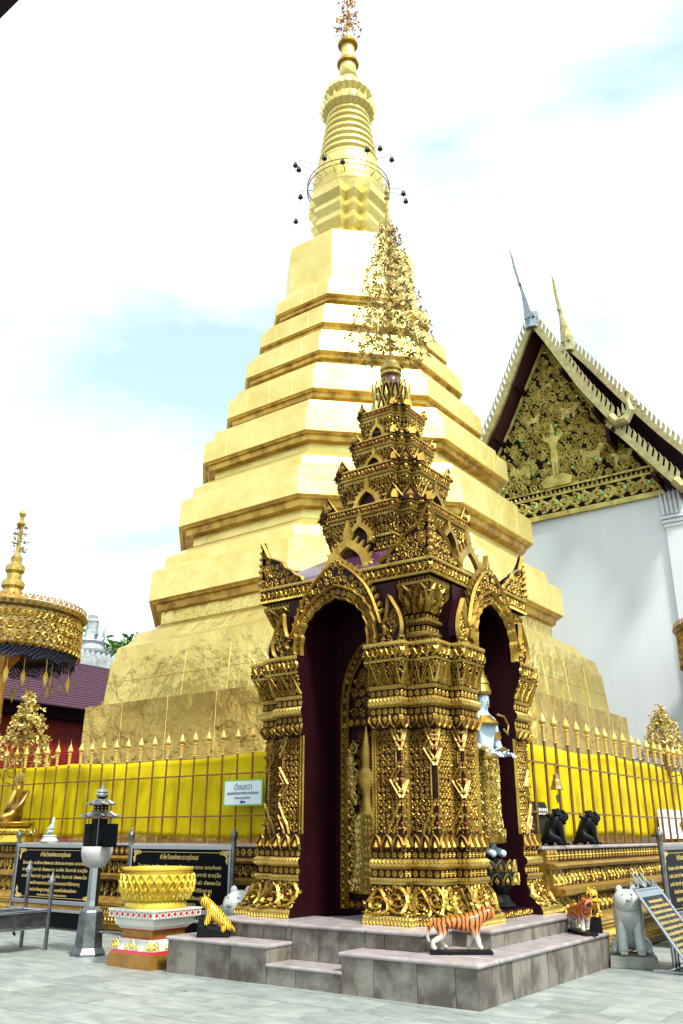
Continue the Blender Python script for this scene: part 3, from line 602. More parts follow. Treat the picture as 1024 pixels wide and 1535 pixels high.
# shaft: scrolls beside the folded corner slots, bead borders, diamonds and pointed leaves
for e, (ua, ub) in {0: (.10, .80), 1: (.32, 1), 2: (.0, .80), 3: (.20, 1), 4: (0, .68), 5: (.20, .90)}.items():
    f, L, H = edge_map(PIER[e], PIER[(e + 1) % 9], [(1.60, 0), (2.87, 0)], .105)
    lay(orn, grid(L, H, .080, ua, ub, .01, .99), f, 'kanok')
    f, L, H = edge_map(PIER[e], PIER[(e + 1) % 9], [(1.60, 0), (2.87, 0)], .04)
    w = .035 / L
    for us in ((0, w) if e in (0, 2, 4) else (1 - w, 1), ((ub, ub + w) if e in (0, 2, 4) else (ua - w, ua))): lay(orn, grid(L, H, .04, us[0], us[1]), f, 'bead')
medal = MB()
def corner_plate(x, y, z, w_, h, th, tip=False):
    """an outlined diamond or pointed leaf folded round the vertical edge at x,y (front-right corner)"""
    for s in (0, 1):
        g = (lambda u, v, hh: np.column_stack([x - u, y - .012 - hh, v])) if s == 0 else (lambda u, v, hh: np.column_stack([x + .012 + hh, y + u, v]))
        P = [(0, z + h), (w_, z), (0, z - h)] if not tip else [(0, z + h), (w_ * .45, z + h * .55), (w_ * .8, z + h * .3), (w_, z)]
        rim(medal, P, g, .018, .022)
        rim(medal, [(a * .6, z + (b_ - z) * .6) for a, b_ in P], g, .012, .02)
        for q in range(3): t = (q + .5) / 3; V, F = _dome((0, 0), .022, .035, 6); V = np.array(V); c0, c1 = P[0], P[-1]; medal.add(g(V[:, 0] + w_ * .28 * (1 - abs(2 * t - 1)), V[:, 1] + c0[1] + (c1[1] - c0[1]) * t, V[:, 2]), F)
for (x, y) in ((.98, -1.55), (1.38, -1.38), (1.55, -.98)):
    zc = 2.24 if x != 1.38 else 2.62
    corner_plate(x, y, zc, .15, .22, .02); corner_plate(x, y, 1.60, .19, .40, .02, True); corner_plate(x, y, 2.87, .12, -.28, .02, True)
    for z0, z1 in (((1.60 + .44, zc - .2), (zc + .2, 2.87 - .28))):
        for dx, dy in ((-.055, -.012), (.012, .055)): medal.tube([(x + dx, y + dy, z0), (x + dx, y + dy, z1)], .011, 4)
    for z in (1.43, 3.86): corner_plate(x + .17 * (z > 3), y - .17 * (z > 3), z, .10, .17, .03, True)
orn.build('carved_ornament', 'gold', pier, shift=ZS0, kind='stuff'); medal.build('corner_medallion', 'goldp', pier, shift=ZS0, kind='stuff')
b = MB()
for (x, y) in ((.98, -1.55), (1.38, -1.38), (1.55, -.98)):
    for z in (2.24 if x != 1.38 else 2.62, 1.72): b.ball((x + .02, y - .02, z), .020, seg=6, rg=4)
for k in range(5): b.ball((.62 + .08 * k, -1.55 - .16, .86 + .03 * (k % 2)), .012, seg=6, rg=4); b.ball((1.55 + .16, -.62 - .08 * k, .86 + .03 * (k % 2)), .012, seg=6, rg=4)
b.build('glass_stud', 'redglass', pier, shift=ZS0, kind='stuff')
spin(pier, (90, 180, 270))
# maroon cella and niche linings
b = MB(); b.box(-.8, .8, -.8, .8, .60, 4.84); b.box(-1.40, 1.40, -1.40, 1.40, 4.80, 4.858)
for s in (1, -1):
    for x0, x1, y0, y1 in ((.57, .93, .79, 1.50),):
        for k in range(2):
            xs = (x0, x1) if s > 0 else (-x1, -x0)
            for yy in ((-y1, -y0), (y0, y1)): b.box(xs[0], xs[1], yy[0], yy[1], 3.95, 4.82) if k == 0 else b.box(yy[0], yy[1], xs[0], xs[1], 3.95, 4.82)
b.build('cella', 'maroon', SH, shift=ZS0)
# niche door: frame, dark panel, gilded relief figure
fr_ = MB(); mb2 = MB()
arch = [(.42, 3.0), (.42, 3.35), (.38, 3.62), (.30, 3.86), (.17, 4.06), (0, 4.20)]; arch_in = [(.32, 3.0), (.32, 3.32), (.29, 3.55), (.22, 3.75), (.12, 3.90), (0, 4.02)]
po = [(x, z) for x, z in arch] + [(-x, z) for x, z in arch[-2::-1]]; pi_ = [(x, z) for x, z in arch_in] + [(-x, z) for x, z in arch_in[-2::-1]]
for i in range(len(po) - 1): fr_.prism([po[i], po[i + 1], pi_[i + 1], pi_[i]], lambda a, c: (a, -.80, c), lambda a, c: (a, -.86, c))
for s in (-1, 1): fr_.box(s * .37 - .05, s * .37 + .05, -.86, -.80, .66, 3.0)
fr_.box(-.32, .32, -.85, -.80, .66, .78); fr_.box(-.32, .32, -.85, -.80, 3.02, 3.14)
door = fr_.build('door_frame', 'ground', SH, shift=ZS0)
orn = MB()
for s in (-1, 1):
    f, L, H = edge_map(((s * .37 - .05, -.862), (0, 0)), ((s * .37 + .05, -.862), (0, 0)), [(.67, 0), (2.99, 0)], .1); lay(orn, grid(L, H, .1, rows=23), f, 'scroll' if s > 0 else 'scroll')
    rim(orn, [(s * .425, .67), (s * .425, 3.0)], lambda a, c, h: np.column_stack([a, -.862 - h, c]), .012, .03); rim(orn, [(s * .315, .67), (s * .315, 3.0)], lambda a, c, h: np.column_stack([a, -.862 - h, c]), .012, .03)
for z in (.72, 3.08): f, L, H = edge_map(((-.32, -.852), (0, 0)), ((.32, -.852), (0, 0)), [(z - .05, 0), (z + .05, 0)], .1); lay(orn, grid(L, H, .1, rows=1), f, 'rosette')
ff = lambda a, c, h: np.column_stack([a, -.862 - h, c])
rim(orn, smooth_pts(po), ff, .018, .04); rim(orn, smooth_pts(pi_), ff, .018, .04)
fill_poly(orn, po + pi_[::-1], .09, lambda u, v, h: np.column_stack([u, -.862 - h * .09, v]), 'rosette', margin=.1)
fill_poly(orn, [(-.3, 3.15)] + [(-x, z) for x, z in arch_in[1:]] + [(x, z) for x, z in arch_in[-2:0:-1]] + [(.3, 3.15)], .14, lambda u, v, h: np.column_stack([u, -.805 - h * .14, v]), 'kanok', margin=.2)
fill_poly(orn, [(-.25, .8), (.25, .8), (.25, 2.98), (-.25, 2.98)], .12, lambda u, v, h: np.column_stack([u, -.805 - h * .2, v]), 'kanok', margin=.1); pass
orn.build('carved_ornament', 'gold', door, shift=ZS0, kind='stuff')
J = {'pel': (0, 0, 1.0, .10), 'wai': (.02, 0, 1.22, .085), 'che': (0, 0, 1.45, .13, .10), 'nec': (0, 0, 1.60, .05), 'hea': (0, 0, 1.74, .125, .12), 'cro': (0, 0, 1.93, .07), 'tip': (0, 0, 2.2, .012),
     'shl': (-.16, 0, 1.50, .06), 'ell': (-.26, -.03, 1.25, .048), 'hal': (-.12, -.10, 1.12, .04), 'shr': (.16, 0, 1.50, .06), 'elr': (.27, 0, 1.62, .05), 'har': (.22, -.06, 1.88, .04),
     'hpl': (-.09, 0, .92, .10), 'knl': (-.13, -.02, .52, .085), 'anl': (-.09, 0, .12, .06), 'tol': (-.14, -.10, .04, .05), 'hpr': (.09, 0, .92, .10), 'knr': (.12, -.02, .52, .085), 'anr': (.07, 0, .12, .06), 'tor': (.12, -.10, .04, .05), 'hem': (-.2, .02, .3, .06)}
B_ = [('pel', 'wai'), ('wai', 'che'), ('che', 'nec'), ('nec', 'hea'), ('hea', 'cro'), ('cro', 'tip'), ('che', 'shl'), ('shl', 'ell'), ('ell', 'hal'), ('che', 'shr'), ('shr', 'elr'), ('elr', 'har'), ('pel', 'hpl'), ('hpl', 'knl'), ('knl', 'anl'), ('anl', 'tol'), ('pel', 'hpr'), ('hpr', 'knr'), ('knr', 'anr'), ('anr', 'tor'), ('knl', 'hem')]
rf = skin('relief_figure', J, B_, 'pel', 'gold', door, sub=1, shift=(0, 0, 0), scale=1.0); rf.location = (-.02, -.84, .85 - .60); rf.scale = (1, .62, 1)
b = MB(); orn = MB(); sk_ = [(.10, 1.02), (.17, .92), (.17, .70), (.15, .45), (.19, .22), (.27, .02), (.1, .0)]; b.lathe([(r_, z_ + .25) for r_, z_ in sk_[::-1]], 14); zs_ = [q[1] for q in sk_[::-1]]; rs_ = [q[0] for q in sk_[::-1]]
for j in range(11):
    for k in range(9):
        z_ = .04 + j * .088; V, F = TPL['kanok'][(j + 2 * k) % 7]; th_ = PI + PI * (k + V[:, 0]) / 9; rr = np.interp(z_ + V[:, 1] * .088, zs_, rs_) + .004 + V[:, 2] * .13; orn.add(np.column_stack([rr * np.cos(th_), rr * np.sin(th_), z_ + .25 + V[:, 1] * .088]), F)
for s in (-1, 1):
    for k in range(5): V, F = _kite((s * (.15 + .02 * k), 1.25 + .09 * k), R(90 - s * (60 - 12 * k)), .22, .05, .04); V = np.array(V); orn.add(np.column_stack([V[:, 0], -.05 - V[:, 2], V[:, 1] + .25]), F)
    for k in range(11): V, F = TPL['scroll'][k % 2]; orn.add(np.column_stack([s * (.21 + .03 * (k % 2)) + (V[:, 0] - .5) * .17, -.05 - V[:, 2] * .25, .35 + .17 * k + V[:, 1] * .18]), F)
fs_ = b.build('figure_skirt', 'gold', door, smooth=True); fs_.location = (-.02, -.84, 0); fs_.scale = (1, .5, 1); oo_ = orn.build('skirt_scroll', 'goldrim', door, kind='stuff'); oo_.location = (-.02, -.84, 0); oo_.scale = (1, .55, 1)
dup_tree(door, SH, rz=R(90)); dup_tree(door, SH, rz=R(270))
b = MB(); b.box(1.50, 1.66, -JB, JB, .60, .69); b.box(1.2, 1.52, -JB, JB, .60, .67); sill = b.build('sill', 'maroon', SH, shift=ZS0)
b = MB(); f, L, H = edge_map(((1.661, -JB), (0, 0)), ((1.661, JB), (0, 0)), [(.605, 0), (.685, 0)], .1); lay(b, grid(L, H, .12, rows=1), f, 'vine'); b.build('carved_ornament', 'gold', sill, shift=ZS0, kind='stuff')
# upper corner piers with lotus capitals
UP = [((.9, -1.22), (0, -1)), ((1.22, -1.22), (1, -1)), ((1.22, -.9), (1, 0)), ((.9, -.9), (0, 0))]
US = [([(3.95, .12), (4.00, .12)], 1, 'bead', .05, 1), ([(4.00, .05), (4.07, .05)], 0, 'rosette', .08, 1), ([(4.07, .06), (4.09, .09), (4.13, .09), (4.15, .06)], 1, None, 0, 0), ([(4.15, .03), (4.24, .03)], 0, 'rosette', .09, 1), ([(4.24, .05), (4.27, .085), (4.31, .085), (4.33, .05)], 1, 'bead', .05, 1),
      ([(4.33, .03), (4.40, .03)], 0, 'rosette', .08, 1), ([(4.40, .05), (4.50, .10), (4.62, .17), (4.76, .235)], 0, 'petal', .19, 1), ([(4.76, .23), (4.80, .24)], 1, 'tooth', .04, 1)]
up = lofted(UP, US, ['ground', 'goldrim'], None, 'upper_pier'); orn = MB(); deco_profile(orn, UP, [0, 1], [(zo, k, c, r) for zo, mi, k, c, r in US])
f, L, H = edge_map(UP[0], UP[1], US[6][0], .1); lay(orn, grid(L, H, .1), f, 'kanok'); f, L, H = edge_map(UP[1], UP[2], US[6][0], .1); lay(orn, grid(L, H, .1), f, 'kanok')
orn.build('carved_ornament', 'gold', up, shift=ZS0, kind='stuff'); spin(up, (90, 180, 270))
# main cornice
SQ = [((-1.5, -1.5), (-1, -1)), ((1.5, -1.5), (1, -1)), ((1.5, 1.5), (1, 1)), ((-1.5, 1.5), (-1, 1))]
CS = [([(4.80, -.09), (4.862, -.09)], 0, 'tooth', .062, 1), ([(4.862, .0), (4.90, .015)], 1, 'toothup', .04, 1), ([(4.90, -.01), (5.055, -.01)], 0, 'vine', .17, 1), ([(5.055, .012), (5.10, .012)], 1, 'bead', .04, 1), ([(5.10, -.03), (5.11, -.03)], 1, None, 0, 0)]
co = lofted(SQ, CS, ['ground', 'goldrim'], None, 'main_cornice'); orn = MB(); deco_profile(orn, SQ, [0, 1, 2, 3], [(zo, k, c, r) for zo, mi, k, c, r in CS])
orn.build('carved_ornament', 'gold', co, shift=ZS0, kind='stuff')
b = MB()
for k in range(6):
    for s in (0, 1):
        a = -1.25 + k * .5; b.ball((a, -1.512, 4.98) if s == 0 else (1.512, a, 4.98), .020, seg=6, rg=4)
b.build('glass_stud', 'redglass', co, shift=ZS0, kind='stuff')
b = MB(); sqr = lambda d, z: [(d, -d, z), (d, d, z), (-d, d, z), (-d, -d, z)]
b.loft([sqr(1.46, 5.09), sqr(1.36, 5.20), sqr(1.2, 5.33), sqr(1.0, 5.47), sqr(.80, 5.60)]); b.build('lower_roof', 'purple', SH, shift=ZS0)
# arch boards over the four niches
OUT = [(0, 5.27), (.04, 5.23), (.11, 5.18), (.23, 5.10), (.35, 5.00), (.47, 4.88), (.56, 4.76), (.64, 4.60), (.70, 4.44), (.745, 4.31), (.78, 4.24), (.83, 4.26), (.87, 4.36), (.89, 4.48), (.905, 4.60), (.98, 4.49), (1.06, 4.35), (1.10, 4.20), (1.09, 4.07), (1.03, 3.98), (.93, 3.955)]
INN = [(.56, 3.955), (.565, 4.08), (.545, 4.20), (.56, 4.26), (.50, 4.37), (.50, 4.43), (.41, 4.50), (.38, 4.56), (.27, 4.61), (.22, 4.655), (.10, 4.685), (0, 4.73)]
half = OUT + INN; full = OUT + INN + [(-x, z) for x, z in INN[-2::-1]] + [(-x, z) for x, z in OUT[:0:-1]]
b = MB(); F0 = lambda a, c: (a, -1.50, c); F1 = lambda a, c: (a, -1.62, c); m = len(half)
for s in (1, -1):
    hp = [(s * x, z) for x, z in half]; vs = [F0(*p) for p in hp] + [F1(*p) for p in hp]; rv = s > 0
    fs = [tuple(range(m)), tuple(range(m, 2 * m))[::-1]] + [(j, m + j, m + j + 1, j + 1) for j in range(m - 1)]
    b.add(vs, [q if rv else q[::-1] for q in fs])
ab = b.build('arch_board', 'maroon', SH, shift=ZS0)
fb = lambda u, v, h: np.column_stack([u, -1.622 - h, v]); orn = MB()
off = lambda pts, d: [(p[0] * (1 + d), p[1] + d * .55) for p in pts]
for s in (1, -1):
    inn = smooth_pts([(s * x, z) for x, z in INN], 3); rim(orn, inn, fb, .022, .05); ob = [(s * (abs(x) + .135 * abs(x) / (abs(x) + .05)), z + .14 * (1 - abs(x) / .6) + .02) for x, z in [(a * s, c) for a, c in inn]]
    rim(orn, [(s * abs(x), z) for x, z in ob], fb, .024, .06)
    mid = [((x1 + s * abs(x2)) / 2, (z1 + z2) / 2) for (x1, z1), (x2, z2) in zip(inn, ob)]
    for (x, z) in mid[::2]: lay(orn, [(x - .055, z - .055, .11, .11)], lambda u, v, h: np.column_stack([u, -1.622 - h * .12, v]), 'rosette')
    rim(orn, [(s * x, z) for x, z in smooth_pts(OUT[2:10], 3)], fb, .02, .04); rim(orn, [(s * x, z) for x, z in smooth_pts(OUT[9:], 3)], fb, .022, .055)
    rim(orn, smooth_pts([(s * x, z) for x, z in ((.66, 3.98), (.74, 4.08), (.80, 4.07), (.84, 4.13), (.82, 4.20), (.78, 4.18))], 3), fb, .02, .05)
    poly = [(s * x, z) for x, z in OUT[:11] + [(.78, 4.1), (.70, 4.0)]] + [(s * abs(x), z) for x, z in ob]
    fill_poly(orn, poly, .115, lambda u, v, h: np.column_stack([u, -1.622 - h * .125, v]), 'kanok', margin=.12)
    fill_poly(orn, [(s * x, z) for x, z in [(.62, 3.96)] + OUT[10:]], .115, lambda u, v, h: np.column_stack([u, -1.622 - h * .125, v]), 'kanok', margin=.22)
ornc = orn.build('carved_ornament', 'gold', ab, shift=ZS0, kind='stuff')
b = MB()                                                     # flame leaves along the outer edge
for s in (1, -1):
    E = smooth_pts(OUT[:10], 3)
    for i in range(1, len(E) - 1, 2):
        (x, z), (x2, z2) = E[i], E[i + 1]; d = Vector((x2 - x, z2 - z)).normalized(); n = Vector((-d.y, d.x)); n = n if n.x > 0 else -n; q = Vector((x, z)); lf = [q - d * .035, q + d * .035, q + d * .01 + n * .05 , q + n * .085 - d * .045]
        pl = [(s * p.x, p.y) for p in lf]; b.prism(pl if s < 0 else pl[::-1], lambda a, c: (a, -1.54, c), lambda a, c: (a, -1.60, c))
b.prism([(-.05, 5.22), (.05, 5.22), (.07, 5.30), (.02, 5.37), (0, 5.46), (-.02, 5.37), (-.07, 5.30)][::-1], lambda a, c: (a, -1.53, c), lambda a, c: (a, -1.61, c))
b.build('edge_leaf', 'gold', ab, shift=ZS0, kind='stuff')
spin(ab, (90, 180, 270))
# corner leaf plates on the cornice
HL = [(0, 5.105), (.82, 5.105), (.80, 5.16), (.68, 5.22), (.60, 5.30), (.50, 5.35), (.44, 5.44), (.33, 5.50), (.24, 5.54), (.17, 5.56), (.12, 5.63), (.06, 5.74), (0, 5.84)]
b = MB(); orn = MB()
for s in (0, 1):
    G = (lambda a, c, d: (1.49 - a, -1.49 - d, c)) if s == 0 else (lambda a, c, d: (1.49 + d, -1.49 + a, c)); m = len(HL)
    vs = [G(a, c, -.06) for a, c in HL] + [G(a, c, 0) for a, c in HL]; fs = [tuple(range(m)), tuple(range(m, 2 * m))[::-1]] + [(j, m + j, m + (j + 1) % m, (j + 1) % m) for j in range(m)]
    b.add(vs, fs if s else [q[::-1] for q in fs])
    g2 = (lambda u, v, h: np.column_stack([1.49 - u, -1.492 - h * .12, v])) if s == 0 else (lambda u, v, h: np.column_stack([1.492 + h * .12, -1.49 + u, v]))
    g3 = (lambda u, v, h: np.column_stack([1.49 - u, -1.492 - h, v])) if s == 0 else (lambda u, v, h: np.column_stack([1.492 + h, -1.49 + u, v]))
    fill_poly(orn, HL, .12, g2, 'kanok', margin=.2); rim(orn, smooth_pts(HL[1:], 2), g3, .022, .05); lay(orn, [(.02, 5.28, .2, .2)], g2, 'rosette')
orn.tube([(1.492, -1.492, 5.11), (1.492, -1.492, 5.80)], [.026, .010], 6)
for q in range(7): orn.ball((1.50, -1.50, 5.18 + q * .1), .05 - .004 * q, seg=6, rg=4)
cl_ = b.build('corner_leaf', 'maroon', SH, shift=ZS0); orn.build('carved_ornament', 'gold', cl_, shift=ZS0, kind='stuff'); b = MB(); b.ball((1.50, -1.50, 5.40), .03, seg=8, rg=5); b.build('glass_stud', 'redglass', cl_, shift=ZS0, kind='stuff')
spin(cl_, (90, 180, 270))
# free standing serpent arches on the lower roof
def serpent_arch(name, n, z0, wd, h, th, inner=True):
    b = MB(); o_ = [(wd, 0), (wd * 1.12, .22 * h), (wd * .95, .50 * h), (wd * .55, .72 * h), (wd * .18, .88 * h), (0, 1.0 * h)]; i_ = [(wd * .66, 0), (wd * .74, .22 * h), (wd * .62, .42 * h), (wd * .36, .58 * h), (wd * .1, .68 * h), (0, .73 * h)]
    o_ = smooth_pts(o_, 3); i_ = smooth_pts(i_, 3)
    for s in (1, -1):
        for k in range(len(o_) - 1):
            q = [(s * o_[k][0], o_[k][1]), (s * o_[k + 1][0], o_[k + 1][1]), (s * i_[k + 1][0], i_[k + 1][1]), (s * i_[k][0], i_[k][1])]
            b.prism(q if s < 0 else q[::-1], lambda a, c: (a, -n + th / 2, z0 + c), lambda a, c: (a, -n - th / 2, z0 + c))
            if k % 2 == 0:
                x, z = o_[k]; lf = [(s * x, z), (s * o_[k + 1][0], o_[k + 1][1]), (s * (x + wd * .12), z + h * .16)]; b.prism(lf if s < 0 else lf[::-1], lambda a, c: (a, -n + th * .3, z0 + c), lambda a, c: (a, -n - th * .3, z0 + c))
        b.ball((s * wd * .95, -n - th * .3, z0 + h * .10), wd * .22, seg=8, rg=5); b.ball((s * wd * 1.15, -n - th * .4, z0 + h * .16), wd * .12, seg=6, rg=4)
    b.prism([(-wd * .16, h * .92), (wd * .16, h * .92), (wd * .2, h * 1.08), (0, h * 1.42), (-wd * .2, h * 1.08)][::-1], lambda a, c: (a, -n + th / 3, z0 + c), lambda a, c: (a, -n - th / 3, z0 + c))
    V = MB(); 
    return b.build(name, 'gold', SH, shift=ZS0)
sa = serpent_arch('serpent_arch', 1.30, 5.12, .36, .60, .07); spin(sa, (90, 180, 270))
# upper tiers
def RP(d, k=.60, mm=.80):
    q = [(d, -k * d), (d, k * d), (mm * d, k * d), (mm * d, mm * d), (k * d, mm * d), (k * d, d)]; q = q[1:]; o = []
    for i in range(4):
        c, s = [(1, 0), (0, 1), (-1, 0), (0, -1)][i]
        for x, y in q: o.append(((c * x - s * y, s * x + c * y)))
    return [((x, y), (x / d * 1.0, y / d * 1.0)) for x, y in o]
zp = 5.56
for ti, (d, zb, zt) in enumerate([(1.0, 6.13, 6.29), (.79, 6.845, 7.03), (.585, 7.43, 7.60), (.475, 8.03, 8.17)]):
    pl = RP(d); hgt = zb - zp; c1 = .08 if ti < 2 else .068
    sg = [([(zp, -.13 * d), (zp + .36 * hgt, -.13 * d)], 0, 'kanok', c1, None), ([(zp + .36 * hgt, -.10 * d), (zp + .44 * hgt, -.10 * d)], 1, 'bead', .04, 1), ([(zp + .44 * hgt, -.12 * d), (zp + .70 * hgt, -.08 * d), (zb - .05, -.03 * d)], 0, 'kanok', c1, 2), ([(zb - .05, -.04 * d), (zb, -.03 * d)], 1, 'tooth', .045, 1),
          ([(zb, 0), (zb + .03, .008)], 1, 'bead', .03, 1), ([(zb + .03, -.005), (zt - .03, -.005)], 0, 'vine', .13, 1), ([(zt - .03, .008), (zt, .008)], 1, 'bead', .03, 1), ([(zt + .002, -.10 * d), (zt + .01, -.12 * d)], 0, None, 0, 0)]
    tr = lofted(pl, sg, ['ground', 'goldrim'], None, 'roof_tier'); orn = MB(); deco_profile(orn, pl, range(len(pl)), [(zo, k, c, r) for zo, mi, k, c, r in sg])
    orn.build('carved_ornament', 'gold', tr, shift=ZS0, kind='stuff')
    b = MB()
    for q in range(4):
        for kk in range(6): a = -.5 * d + d * kk / 5; v = Matrix.Rotation(q * PI / 2, 3, 'Z') @ Vector((a, -d - .004, 0)); b.ball((v.x, v.y, (zb + zt) / 2), .022, seg=5, rg=4)
    b.build('glass_stud', 'redglass', tr, shift=ZS0, kind='stuff')
    # pointed leaves round each corner, standing on the cornice, and a gable arch in the middle of each face
    leafh = .25 if ti == 0 else .20 * d + .05; b = MB(); tri = MB()
    for (x, y), dirv in (((.60, -.97), (0, -1)), ((.80, -.80), (1, -1)), ((.97, -.60), (1, 0)), ((.72, -.80), (0, -1)), ((.80, -.72), (1, 0))):
        big = (x, y) in ((.60, -.97), (.80, -.80), (.97, -.60)); dv = Vector((*dirv, 0)).normalized(); tv = Vector((-dv.y, dv.x, 0)); wl_ = .15 * d + .02; hh = leafh * (1 if big else .7); c = Vector((x * d, y * d, zt))
        if not big: wl_ *= .7
        P = lambda a, zz, o: tuple(c + tv * a + dv * o + Vector((0, 0, zz)))
        for pts, o0, o1, dst in (([(-wl_, 0), (wl_, 0), (wl_ * .55, hh * .42), (0, hh), (-wl_ * .55, hh * .42)], -.03, 0, tri),):
            dst.prism(pts[::-1], lambda a, zz: P(a, zz, o0), lambda a, zz: P(a, zz, o1))
        rp = [(-wl_, 0), (-wl_ * .55, hh * .42), (0, hh), (wl_ * .55, hh * .42), (wl_, 0)]
        V, F = _ridge(rp, .013, .022); b.add([P(q[0], q[1], q[2] + .001) for q in V], F)
        V, F = _kite((0, .02), PI / 2, hh * .6, wl_ * .4, .03); b.add([P(q[0], q[1], q[2] + .001) for q in V], F)
    lf = tri.build('corner_leaf', 'ground', SH, shift=ZS0); b.build('leaf_rim', 'gold', lf, shift=ZS0); spin(lf, (90, 180, 270))
    for (x, y) in ((.62, -1.0), (1.0, -.62)):                 # flames at the outer corners of the cornice
        b = MB(); b.prism([(-.05, 0), (.05, 0), (.075, .09), (.03, .16), (.06, .24), (-.03, .17), (-.05, .08)][::-1], lambda a, c: (x * d + a * .7, y * d - .01 + a * .7 + .03, zt + c * (.45 + .2 * d)), lambda a, c: (x * d + a * .7 + .03, y * d - .01 + a * .7, zt + c * (.45 + .2 * d)))
        fl_ = b.build('cornice_flame', 'gold', SH, shift=ZS0); spin(fl_, (90, 180, 270))
    if True:
        n_ = d * .97; g = serpent_arch('gable_arch', n_, zp + .02 if ti else zp + .10, .27 * d if ti else .22, hgt * .72, .10 * d)
        bb = MB(); bb.prism([(-.19 * d, 0), (.19 * d, 0), (.19 * d, hgt * .3), (0, hgt * .55), (-.19 * d, hgt * .3)][::-1], lambda a, c: (a, -n_ + .10 * d, zp + .03 + c), lambda a, c: (a, -n_ + .03, zp + .03 + c)); bb.build('recess', 'maroon', g, shift=ZS0); spin(g, (90, 180, 270))
    zp = zt + .005
def leafrings(b, z0, h, r0, r1):
    rg = random.Random(4); n = 16
    for j in range(n):
        t = j / (n - 1); z = z0 + h * t; R_ = r0 + (r1 - r0) * t ** .9
        for ring, m in ((1.0, 14 - j // 2), (.6, 9 - j // 4)):
            for k in range(m):
                a = 2 * PI * (k + .5 * (j % 2)) / m + rg.uniform(-.12, .12); r = R_ * ring * rg.uniform(.9, 1.06); p = Vector((r * cos(a), r * sin(a), z + rg.uniform(-.05, .05)))
                b.tube([(0, 0, z - .10), (r * .6 * cos(a), r * .6 * sin(a), z - .08), p], .006, 3, cap=False)
                s = .115 * rg.uniform(.8, 1.2); ax = Vector((cos(a), sin(a), .35)).normalized()
                for q in range(5):
                    th_ = 2 * PI * q / 5 + rg.uniform(-.3, .3); s1 = ax.cross(Vector((0, 0, 1))).normalized(); s2 = ax.cross(s1); d = (s1 * cos(th_) + s2 * sin(th_) + ax * .45).normalized(); e = d.cross(ax).normalized() * s * .20
                    b.add([p, p + d * s * .45 + e, p + d * s, p + d * s * .45 - e], [(0, 1, 2, 3)])
# lotus cup, dome, bulb and the gold leaf tree
b = MB(); b.lathe([(.36, 8.17), (.33, 8.25), (.28, 8.4), (.29, 8.6), (.30, 8.70), (.18, 8.76)], 16); cup = b.build('lotus_cup', 'ground', SH, shift=ZS0); orn = MB()
for k in range(12):
    a = 2 * PI * k / 12
    for z0, z1, r0, r1 in ((8.18, 8.50, .36, .30), (8.40, 8.80, .29, .32)):
        aa = a + (0 if z0 < 8.3 else PI / 12); V, F = t_petal(.12); rr = r0 + (r1 - r0) * V[:, 1] + V[:, 2] * .2; th_ = aa + (V[:, 0] - .5) * .5; orn.add(np.column_stack([rr * np.cos(th_), rr * np.sin(th_), z0 + (z1 - z0) * V[:, 1]]), [tuple(reversed(q)) for q in F])
orn.build('carved_ornament', 'goldrim', cup, shift=ZS0, kind='stuff')
b = MB(); b.lathe([(.19, 8.74), (.20, 8.82), (.17, 8.92), (.13, 8.99)], 16); dm = b.build('dome', 'purple', SH, shift=ZS0, smooth=True); orn = MB()
for k in range(8): V, F = t_petal(.1); th_ = 2 * PI * k / 8 + (V[:, 0] - .5) * .78; rr = .205 - .05 * V[:, 1] + V[:, 2] * .15; orn.add(np.column_stack([rr * np.cos(th_), rr * np.sin(th_), 8.76 + .2 * V[:, 1]]), [tuple(reversed(q)) for q in F])
orn.build('carved_ornament', 'gold', dm, shift=ZS0, kind='stuff')
b = MB(); b.lathe([(.13, 8.98), (.18, 9.0), (.185, 9.04), (.15, 9.06), (.19, 9.09), (.195, 9.13), (.15, 9.16), (.16, 9.2), (.14, 9.25), (.10, 9.3), (.08, 9.33), (.09, 9.36), (.04, 9.40), (.02, 9.46)], 16); b.build('bulb_finial', 'goldrim', SH, shift=ZS0)
b = MB(); b.tube([(0, 0, 9.4), (0, 0, 12.2)], [.028, .016], 6); b.lathe([(.016, 12.1), (.05, 12.25), (.045, 12.5), (.02, 12.75), (.06, 12.80), (.02, 12.86), (.055, 12.92), (.05, 12.98), (.02, 13.02), (.03, 13.08), (.004, 13.16)], 8); pole = b.build('tree_pole', 'goldrim', SH, shift=ZS0)
b = MB(); leafrings(b, 9.62, 2.5, .76, .15)
for k in range(9): t = 2 * PI * k / 9; b.tube([(.1 * cos(t), .1 * sin(t), 9.8), (.5 * cos(t), .5 * sin(t), 9.85), (.55 * cos(t), .55 * sin(t), 9.55)], .008, 4, cap=False); b.lathe([(.004, 0), (.035, .07), (.03, .10), (.01, .14)], 5, (.55 * cos(t), .55 * sin(t), 9.40))
b.build('gold_leaves', 'treegold', pole, shift=ZS0, kind='stuff')
